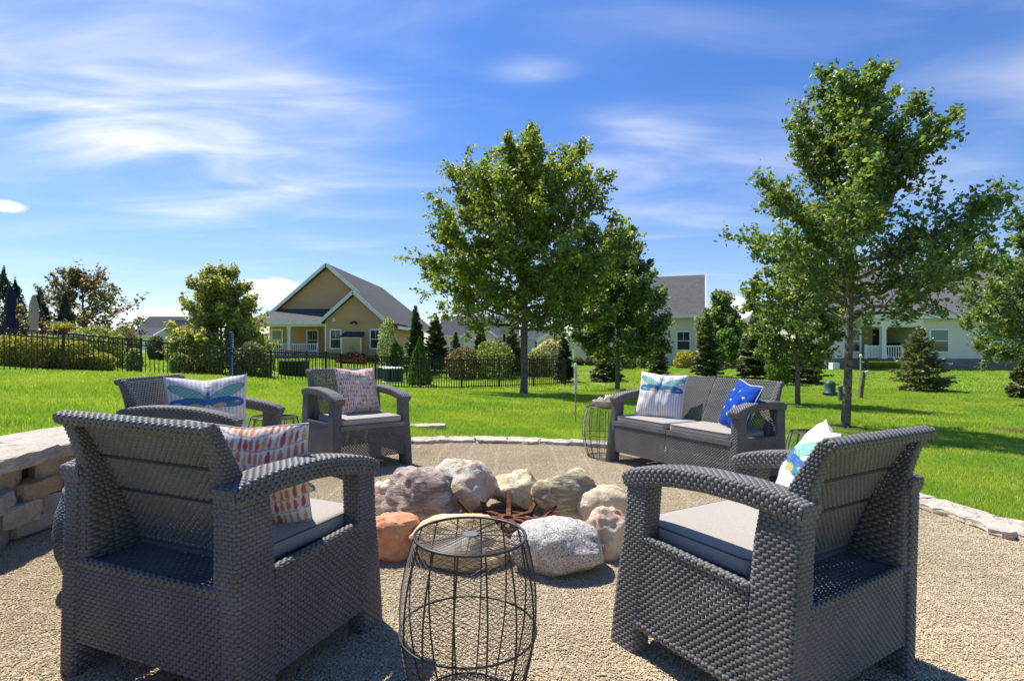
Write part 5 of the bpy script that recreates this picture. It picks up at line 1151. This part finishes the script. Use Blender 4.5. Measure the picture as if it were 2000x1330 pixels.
gable_house('distant_house', pxX(1055, 66), pxX(1118, 66), 66, 8, -1.2, pz(664, 66), pz(640, 66), 'y', roof_d, cream_m, 'far cream gable house partly hidden behind the hydrangea', [(pxX(1090, 66), .2, .8, 1.1)])
gable_house('distant_house', pxX(1437, 100), pxX(1470, 100), 100, 9, -1.2, pz(665, 100), pz(640, 100), 'y', roof_d, white_m, 'far white building between the oval tree and the dark spruce')
gable_house('distant_house', pxX(1560, 70), pxX(1640, 70), 70, 9, -1.0, pz(650, 70), pz(612, 74), 'x', roof_w, cream_m, 'far house hidden behind the young tree on the right')

def right_house():
    root = empty('porch_house', None, 'pale grey sided house with stone foundation and corner porch at the right', 'house'); Y = 33.0; z0 = -.6; zs = .17; ze = 2.85
    x0 = pxX(1793, Y); x1 = 36.0
    wallpart(root, [([(0, zs), (x1 - x0, zs), (x1 - x0, ze), (0, ze)], (x0, Y, 0), RX, FX)], grey_m, 'front_wall')
    m = MB(); m.box(x0 - .02, Y - .05, z0 - .3, x1, Y + .1, zs - .04); m.build('stone_foundation', stone_m, root); m = MB(); m.box(x0 - .03, Y - .08, zs - .04, x1, Y + .05, zs + .005); m.build('sill_band', conc_m, root)
    # porch recess
    Yr = Y + 3.0; xl = pxX(1690, Y) ; xr = x0
    wallpart(root, [([(0, zs), (xr - xl + .2, zs), (xr - xl + .2, ze), (0, ze)], (xl - .1, Yr, 0), RX, FX)], cream_m, 'porch_wall')
    wallpart(root, [([(0, zs), (3, zs), (3, ze), (0, ze)], (xr, Yr, 0), Vector((0, -1, 0)), -RX)], cream_m, 'porch_wall')
    m = MB(); m.box(xl - .2, Y - .35, -.02, xr - .03, Yr - .13, zs - .02); m.box(xl - .15, Y - .3, -.55, xl + 0, Y - .15, -.02); m.box(xr - .5, Y - .3, -.55, xr - .35, Y - .15, -.02); m.build('porch_deck', wood_m, root)
    cx_ = pxX(1721, Y)
    m = MB(); m.box(cx_ - .13, Y - .28, zs - .02, cx_ + .13, Y - .02, 2.05); m.box(cx_ - .17, Y - .31, zs - .02, cx_ + .17, Y + .01, zs + .25); m.box(cx_ - .17, Y - .31, 1.97, cx_ + .17, Y + .01, 2.10); m.build('porch_column', white_m, root)
    m = MB(); m.box(cx_ - 1.3, Y - .3, 2.103, xr + .1, Y - .03, 2.50); m.build('porch_beam', white_m, root)
    m = MB(); m.box(cx_ - 1.3, Y - .32, 2.503, xr + .1, Yr - .15, ze - .01); m.build('porch_ceiling', white_m, root)
    rl = empty('railing'); rl.parent = root
    for (xa, xb) in ((pxX(1690, Y), cx_ - .14), (cx_ + .14, pxX(1757, Y))):
        m = MB(); m.box(xa, Y - .18, 1.0 - .12, xb, Y - .10, 1.0 - .04); m.box(xa, Y - .17, zs + .03, xb, Y - .11, zs + .09); m.build('rail', white_m, rl)
        b_ = MB(); b_.box(-.025, -.02, zs + .09, .025, .02, .88); bme = b_.mesh('baluster', white_m); x = xa + .08
        while x < xb: inst(bme, 'baluster', rl, Tr((x, Y - .14, 0))); x += .15 if xa > cx_ else .09
    m = MB(); m.box(pxX(1757, Y), Y - .2, zs - .02, pxX(1757, Y) + .12, Y - .08, 1.02); m.build('newel_post', white_m, rl)
    m = MB(); m.box(pxX(1690, Y) - .12, Y - .2, zs - .02, pxX(1690, Y), Y - .08, 1.02); m.build('newel_post', white_m, rl)
    d = window(root, (0, Yr, 0), RX, FX, pxX(1702, Yr), .3, 1.75, 1.75, False, False); m = MB(); m.box(pxX(1702, Yr) + .84, Yr - .07, .3, pxX(1702, Yr) + .92, Yr - .035, 2.05); m.build('door_stile', white_m, d)
    window(root, (0, Yr, 0), RX, FX, pxX(1781, Yr), .3, .45, 1.6)
    window(root, (0, Y, 0), RX, FX, pxX(1816, Y), .60, 1.05, 1.30, True); window(root, (0, Y, 0), RX, FX, pxX(1921, Y), .55, 1.05, 1.30, True)
    m = MB(); m.box(x0 - .06, Y - .07, zs, x0 + .14, Y - .03, ze - .1); m.build('corner_board', white_m, root)
    # left wing
    xw0, xw1 = pxX(1612, Y + .4), xl - .05
    wallpart(root, [([(0, zs), (xw1 - xw0, zs), (xw1 - xw0, ze), (0, ze)], (xw0, Y + .4, 0), RX, FX)], grey_m, 'wing_wall'); m = MB(); m.box(xw0, Y + .36, z0 - .3, xw1, Y + .5, zs - .01); m.build('stone_foundation', stone_m, root)
    wallpart(root, [([(0, zs), (2.6, zs), (2.6, ze), (0, ze)], (xw1, Y + .4, 0), Vector((0, 1, 0)), RX)], grey_m, 'wing_wall')
    window(root, (0, Y + .4, 0), RX, FX, pxX(1664, Y + .4), .6, .42, 1.25)
    m = MB(); m.box(pxX(1623, Y), Y - .2, -.60, pxX(1636, Y), Y + .3, -.1); m.build('wall_hatch', white_m, root)
    # roofs
    m = MB(); slabroof(m, (xw0 - .4, Y - .5, ze), (x1, Y - .5, ze), (x1, Y + 6.0, 6.75), (xw0 + 3.6, Y + 6.0, 6.75), .16); m.build('roof', roof_w, root)
    m = MB(); slabroof(m, (xw0 - .4, Y + 12.5, ze), (xw0 - .4, Y - .5, ze), (xw0 + 3.6, Y + 5.99, 6.75), (xw0 + 3.6, Y + 6.01, 6.75), .16); m.build('roof', roof_w, root)
    m = MB(); slabroof(m, (x1, Y + 12.5, ze), (xw0 - .4, Y + 12.5, ze), (xw0 + 3.6, Y + 6.0, 6.75), (x1, Y + 6.0, 6.75), .16); m.build('roof', roof_w, root)
    trim(root, [((xw0 - .4, Y - .53, ze - .12), (x1, Y - .53, ze - .12))], .1, .24, 'gutter')
right_house()

# ------------------------------------------------------------------ small things outdoors
# furniture on the right-hand porch
gr = empty('patio_sofa', Tr((pxX(1745, 34.2), 34.2, .16)), 'dark outdoor seat behind the porch railing of the pale grey house', 'outdoor seat'); m = MB(); m.box(-.6, -.3, .1, .6, .3, .42); m.build('seat', dark_m, gr); m = MB(); m.box(-.6, .2, .42, .6, .34, .98); m.build('backrest', dark_m, gr)
# covered grill + chair by the cream house
gl = empty('covered_grill', G(1237, 38), 'black covered grill on the cream house patio', 'grill'); m = MB(); m.hexa([(-.38, -.28, 0), (.38, -.28, 0), (.38, .28, 0), (-.38, .28, 0)], [(-.34, -.25, .82), (.34, -.25, .82), (.34, .25, .82), (-.34, .25, .82)]); m.build('cover', dark_m, gl)
m = MB(); m.tube([(-.34, 0, .85), (.34, 0, .85)], .22, 12); m.build('lid', dark_m, gl, True); m = MB(); m.box(-.6, -.2, .7, -.39, .2, .76); m.box(.39, -.2, .7, .6, .2, .76); m.build('side_shelf', dark_m, gl)
pc = empty('patio_chair', G(1256, 38.3), 'dark metal patio chair right of the covered grill', 'chair'); m = MB(); m.box(-.28, -.25, .4, .28, .25, .46); m.build('seat', dark_m, pc); m = MB(); m.box(-.28, .2, .46, .28, .25, 1.0); m.build('backrest', dark_m, pc)
lg = MB(); lg.box(-.02, -.02, 0, .02, .02, .4); lme = lg.mesh('leg', dark_m)
for x in (-.25, .25):
    for y in (-.22, .22): inst(lme, 'leg', pc, Tr((x, y, 0)))
# green utility pedestals
gm = mat('green_utility_plastic', (.03, .085, .07), .5, .4)
p = empty('utility_pedestal', G(1621, 17.5), 'squat round topped dark green utility pedestal left of the tall tree trunk', 'utility box'); m = MB(); m.lathe([(.21, 0), (.21, .12), (.165, .14), (.165, .40), (.15, .47), (.09, .52), (0.001, .535)], 24); m.build('shell', gm, p, True); m = MB(); m.lathe([(.215, .10), (.225, .11), (.225, .15), (.20, .155)], 24); m.build('collar', gm, p, True)
p = empty('utility_pedestal', G(1643, 15.5), 'narrow olive green utility post directly beside the tall tree trunk', 'utility box'); m = MB(); m.lathe([(.075, 0), (.075, .42), (.065, .45), (0.001, .46)], 16); m.build('shell', mat('olive_utility_plastic', (.055, .11, .05), .6, .3), p, True); m = MB(); m.lathe([(.085, .36), (.085, .44), (.07, .47), (0.001, .475)], 16); m.build('cap', gm, p, True)
# leaning timber post with bracket
b = G(1679, 16.5); p = empty('timber_post', b, 'weathered leaning timber post right of the tall tree trunk', 'post'); m = MB(); m.bar((0, 0, -.1), (.12, 0, .86), .10, .10); m.build('post', wood_m, p); m = MB(); m.bar((.13, -.06, .80), (.24, -.06, .84), .05, .12); m.build('bracket', white_m, p)
b = G(1681, 30); p = empty('lamp_post', b, 'small grey garden lamp on a post before the porch', 'lamp'); m = MB(); m.tube([(0, 0, 0), (0, 0, .9)], .04, 8); m.build('post', mat('grey_paint', (.4, .4, .4), .6, .3), p); m = MB(); m.lathe([(.04, .9), (.07, .93), (.08, 1.02), (0.001, 1.08)], 10); m.build('lantern', white_m, p)
# spiral garden stakes
def stake(u, Y, h0, h1, mcol, lab, post, r_=.035, wd=None):
    b = G(u, Y); p = empty('garden_spinner', b, lab, 'garden stake'); m = MB(); m.tube([(0, 0, -.05), (0, 0, h0)], .009, 6); m.build('stake', post, p)
    m = MB(); n = 90; turns = 9; P_ = []
    for side in (0, math.pi):
        a = np.linspace(0, turns * 2 * math.pi, n); z = np.linspace(h0, h1, n); q = np.stack([r_ * np.cos(a + side), r_ * np.sin(a + side), z], -1); q0 = np.stack([a * 0, a * 0, z], -1)
        k = np.arange(n - 1); m.add(np.concatenate([q0, q]), np.stack([k, k + 1, k + 1 + n, k + n], -1)); m.tube(q, .004, 4)
    m.build('twisted_ribbon', mcol, p, True); m = MB(); m.lathe([(.001, h1), (r_ * .9, h1), (r_ * .9, h1 + .02), (.001, h1 + .03)], 12); m.build('cap', mcol, p, True); return p
zb = W(1127, 836, 7.2); p = stake(1124, 7.6, HC + (HY - 768) * 7.6 / F - gz(pxX(1124, 7.6), 7.6), HC + (HY - 713) * 7.6 / F - gz(pxX(1124, 7.6), 7.6), mat('white_ribbon', (.75, .75, .78), .4, .5), 'white twisted garden stake on the lawn left of the shell bowl table', mat('cane', (.45, .33, .18), .7, .2), .022)
Yb_ = 17.6; gq = gz(pxX(452, Yb_), Yb_); stake(452, Yb_, HC + (HY - 736) * Yb_ / F - gq, HC + (HY - 650) * Yb_ / F - gq, mat('blue_ribbon', (.03, .12, .42), .4, .5), 'tall blue twisted garden spinner at the fence before the birch', mat('steel_stake', (.4, .4, .4), .5, .4), .07)
# air conditioners behind the fence
acm = mat('grey_green_metal', (.12, .17, .17), .5, .4); 
def ac_unit(u, Y, rad, h, m0, m1, lab):
    b = G(u, Y, .02); p = empty('air_conditioner', b, lab, 'air conditioner'); m = MB(); m.lathe([(rad * .93, .05), (rad * .93, h - .06)], 28); m.build('coil', dark_m, p)
    fin = MB(); fin.box(rad * .93, -.012, .06, rad, .012, h - .06); fm = fin.mesh('louvre', m1)
    for k in range(30): inst(fm, 'louvre', p, Rz(k * 2 * math.pi / 30))
    m = MB(); m.lathe([(rad * 1.02, h - .07), (rad * 1.03, h - .02), (rad * .9, h), (0.001, h + .02)], 28); m.build('lid', m0, p, True); m = MB(); m.lathe([(rad * 1.02, .0), (rad * 1.02, .07), (rad * .9, .08)], 28); m.build('base', m0, p, True)
ac_unit(768, 28, .52, .80, white_m, acm, 'round grey green air conditioner with white rim seen through the fence'); ac_unit(752, 30, .45, .75, white_m, acm, 'second air conditioner just left of and behind the round one')
b = G(575, 29); p = empty('utility_cabinet', b, 'dark green utility cabinet seen through the fence below the porch', 'cabinet'); m = MB(); m.box(-.68, -.4, 0, .68, .4, .78); m.build('body', mat('dark_green_box', (.02, .04, .03), .6, .3), p); m = MB(); m.hexa([(-.72, -.44, .782), (.72, -.44, .782), (.72, .44, .782), (-.72, .44, .782)], [(-.66, -.38, .86), (.66, -.38, .86), (.66, .38, .86), (-.66, .38, .86)]); m.build('lid', mat('dark_green_lid', (.03, .055, .04), .5, .3), p)
# closed parasols and the raised terrace at the far left
def parasol(u, Y, h, cm, lab):
    b = G(u, Y); zt = HC + (HY - h[0]) * Y / F - b.z; zl = HC + (HY - h[1]) * Y / F - b.z; p = empty('closed_parasol', b, lab, 'parasol'); m = MB(); m.tube([(0, 0, 0), (0, 0, zt)], .025, 8); m.build('pole', mat('dark_pole', (.05, .045, .04), .5, .3), p)
    m = MB(); n = 32; pr = [(.03, 1.0), (.07, .94), (.13, .78), (.15, .55), (.10, .36), (.15, .15), (.19, .0)]; V = []
    for rr_, t in pr:
        for k in range(n): a = 2 * math.pi * k / n; q = rr_ * (1 + .16 * math.cos(8 * a)) ; V.append((q * math.cos(a), q * math.sin(a), zl + (zt - zl) * t))
    F_ = [(i * n + k, i * n + (k + 1) % n, (i + 1) * n + (k + 1) % n, (i + 1) * n + k) for i in range(len(pr) - 1) for k in range(n)]; m.add(V, np.array(F_)); m.build('canopy', cm, p, True)
    m = MB(); m.tube([(math.cos(q) * .115, math.sin(q) * .115, zl + (zt - zl) * .34) for q in np.linspace(0, 6.283, 17)[:-1]], .02, 5, True); m.build('tie', cm, p)
parasol(21, 22, (560, 640), mat('navy_canvas', (.02, .025, .06), .8, .2), 'closed navy parasol at the far left edge'); parasol(66, 22, (576, 666), mat('beige_canvas', (.45, .36, .30), .85, .2), 'closed beige parasol right of the navy one')
b = G(30, 23); zt_ = HC + (HY - 655) * 23 / F; m = MB(); m.box(-24, 22.6, -.5, pxX(60, 23), 27, zt_ - .02); tag(m.build('raised_terrace', mat('terrace_stone', (.18, .15, .13), .9, .1, noise=(3, (.12, .1, .09), .4, .6))), 'low dark raised terrace under the closed parasols at the far left', 'terrace')
rr2 = empty('terrace_railing', Tr((0, 0, zt_)), 'dark wooden railing on the raised terrace at the far left', 'railing')
for z in (.18, .36): m = MB(); m.bar((pxX(0, 22.8), 22.8, z), (pxX(58, 22.8), 22.8, z), .05, .06); m.build('rail', mat('dark_wood', (.06, .045, .04), .8, .2), rr2)
for u in (2, 30, 58): m = MB(); m.box(pxX(u, 22.8) - .04, 22.76, -.02, pxX(u, 22.8) + .04, 22.84, .42); m.build('post', mat('dark_wood_post', (.06, .045, .04), .8, .2), rr2)
b = Vector((pxX(122, 22), 22, 0)); zt2 = HC + (HY - 657) * 22 / F; m = MB(); m.box(b.x - .55, 21.7, gz(b.x, 22) - .1, b.x + .55, 22.5, zt2 - .02); pw = m.build('stone_pier', mat('pier_stone', (.36, .30, .23), .9, .1, noise=(6, (.28, .23, .18), .4, .6))); tag(pw, 'low tan stone pier under the red flower pot', 'pier'); m = MB(); m.box(b.x - .62, 21.62, zt2 - .018, b.x + .62, 22.58, zt2 + .05); m.build('cap_stone', conc_m, pw)
pt_ = empty('flower_pot', Tr((b.x, 22, zt2 + .055)), 'red brown flower pot on the low stone pier at the left', 'flower pot'); m = MB(); m.lathe([(.001, 0), (.16, 0), (.20, .25), (.215, .25), (.215, .30), (.19, .30), (.17, .26), (.001, .25)], 24); m.build('pot', mat('red_clay', (.19, .04, .025), .7, .3), pt_, True)
m = MB(); r_ = np.random.default_rng(3); q = r_.normal(0, 1, (600, 3)) * np.array([.22, .22, .10]) + np.array([0, 0, .36]); leaves(m, q, .07, r_, 'gold', .3); m.build('foliage', leaf_m, pt_)
# hanging feeder in the maple
b = G(985, 15.8); zf = HC + (HY - 645) * 15.8 / F; p = empty('bird_feeder', Tr((b.x, 15.8, zf)), 'small cream box feeder hanging from the lowest maple limb left of the trunk', 'bird feeder')
m = MB(); m.box(-.13, -.10, -.12, .13, .10, .12); m.build('box', mat('cream_box', (.50, .47, .38), .6, .3), p); m = MB(); m.hexa([(-.18, -.14, .122), (.18, -.14, .122), (.18, .14, .122), (-.18, .14, .122)], [(-.15, -.02, .19), (.15, -.02, .19), (.15, .02, .19), (-.15, .02, .19)]); m.build('lid', dark_m, p); m = MB(); m.tube([(0, 0, .19), (0, 0, .5)], .006, 5); m.build('hanger', dark_m, p); m = MB(); m.box(-.035, -.03, -.32, .035, .03, -.122); m.box(-.16, -.1, -.35, .16, .1, -.322); m.build('tray', dark_m, p)
# parked cars far behind
def car(u, Y, a, cm, lab):
    b = G(u, Y); p = empty('parked_car', b @ Matrix.Identity(3) if False else Tr(b) @ Rz(a), lab, 'car'); m = MB()
    prof = [(-2.2, .35), (-2.25, .75), (-1.9, .95), (-1.2, 1.0), (-.6, 1.45), (.9, 1.48), (1.6, 1.05), (2.15, .95), (2.25, .45), (2.2, .3)]
    n = len(prof); V = [(x, y, z) for y in (-.85, .85) for (x, z) in prof]; m.add(V, np.array([(i, i + 1, n + i + 1, n + i) for i in range(n - 1)])); m.f.append(('poly', list(range(n)))); m.f.append(('poly', list(range(n, 2 * n))[::-1])); m.build('body', cm, p)
    for y in (-.862, .862): m = MB(); m.add([(-1.0, y, 1.02), (-.55, y, 1.38), (.85, y, 1.40), (1.35, y, 1.05)], np.array([(0, 1, 2, 3)])); m.build('side_window', glass_m, p)
    for x in (-1.4, 1.4):
        for y in (-.8, .8): m = MB(); m.tube([(x, y - .1, .32), (x, y + .1, .32)], .32, 16); m.build('wheel', dark_m, p)
car(956, 68, .3, white_m, 'white car parked in front of the far open garage'); car(992, 66, .1, mat('silver_paint', (.45, .5, .52), .3, .5), 'silver car parked right of the white car beyond the fence')
# mulch rings under trees
mul = mat('brown_mulch', (.09, .055, .035), .95, .1, bump=(60, 1, .03))
for u, Y, rr_, lab in ((1023, 16.1, .38, 'bare soil ring'), (1651, 8.3, .35, 'x'), (1558, 13.7, .5, 'x'), (1206, 21, .45, 'x'), (1797, 20, .7, 'x'), (1995, 8.6, .5, 'x'), (1380, 28, .8, 'x'), (1285, 26, .6, 'x'), (1185, 27, .9, 'x'), (940, 34, .8, 'x'), (850, 34, .8, 'x'), (1475, 27, .8, 'x')):
    c_ = G(u, Y); m = MB(); n = 26; V = [(c_.x, c_.y, gz(c_.x, c_.y) + .05)]
    for ring, k1 in ((.6, .045), (1, .012)):
        for k in range(n):
            a = 2 * math.pi * k / n; q = rr_ * ring * (1 + .12 * math.sin(3 * a + u) + .06 * math.sin(7 * a)); x, y = c_.x + q * math.cos(a), c_.y + q * math.sin(a); V.append((x, y, gz(x, y) + k1))
    m.add(V, np.array([(1 + k, 1 + n + k, 1 + n + (k + 1) % n, 1 + (k + 1) % n) for k in range(n)]))
    for k in range(n): m.f.append(np.array([(0, 1 + k, 1 + (k + 1) % n)]))
    tag(m.build('mulch', mul), kind='structure')
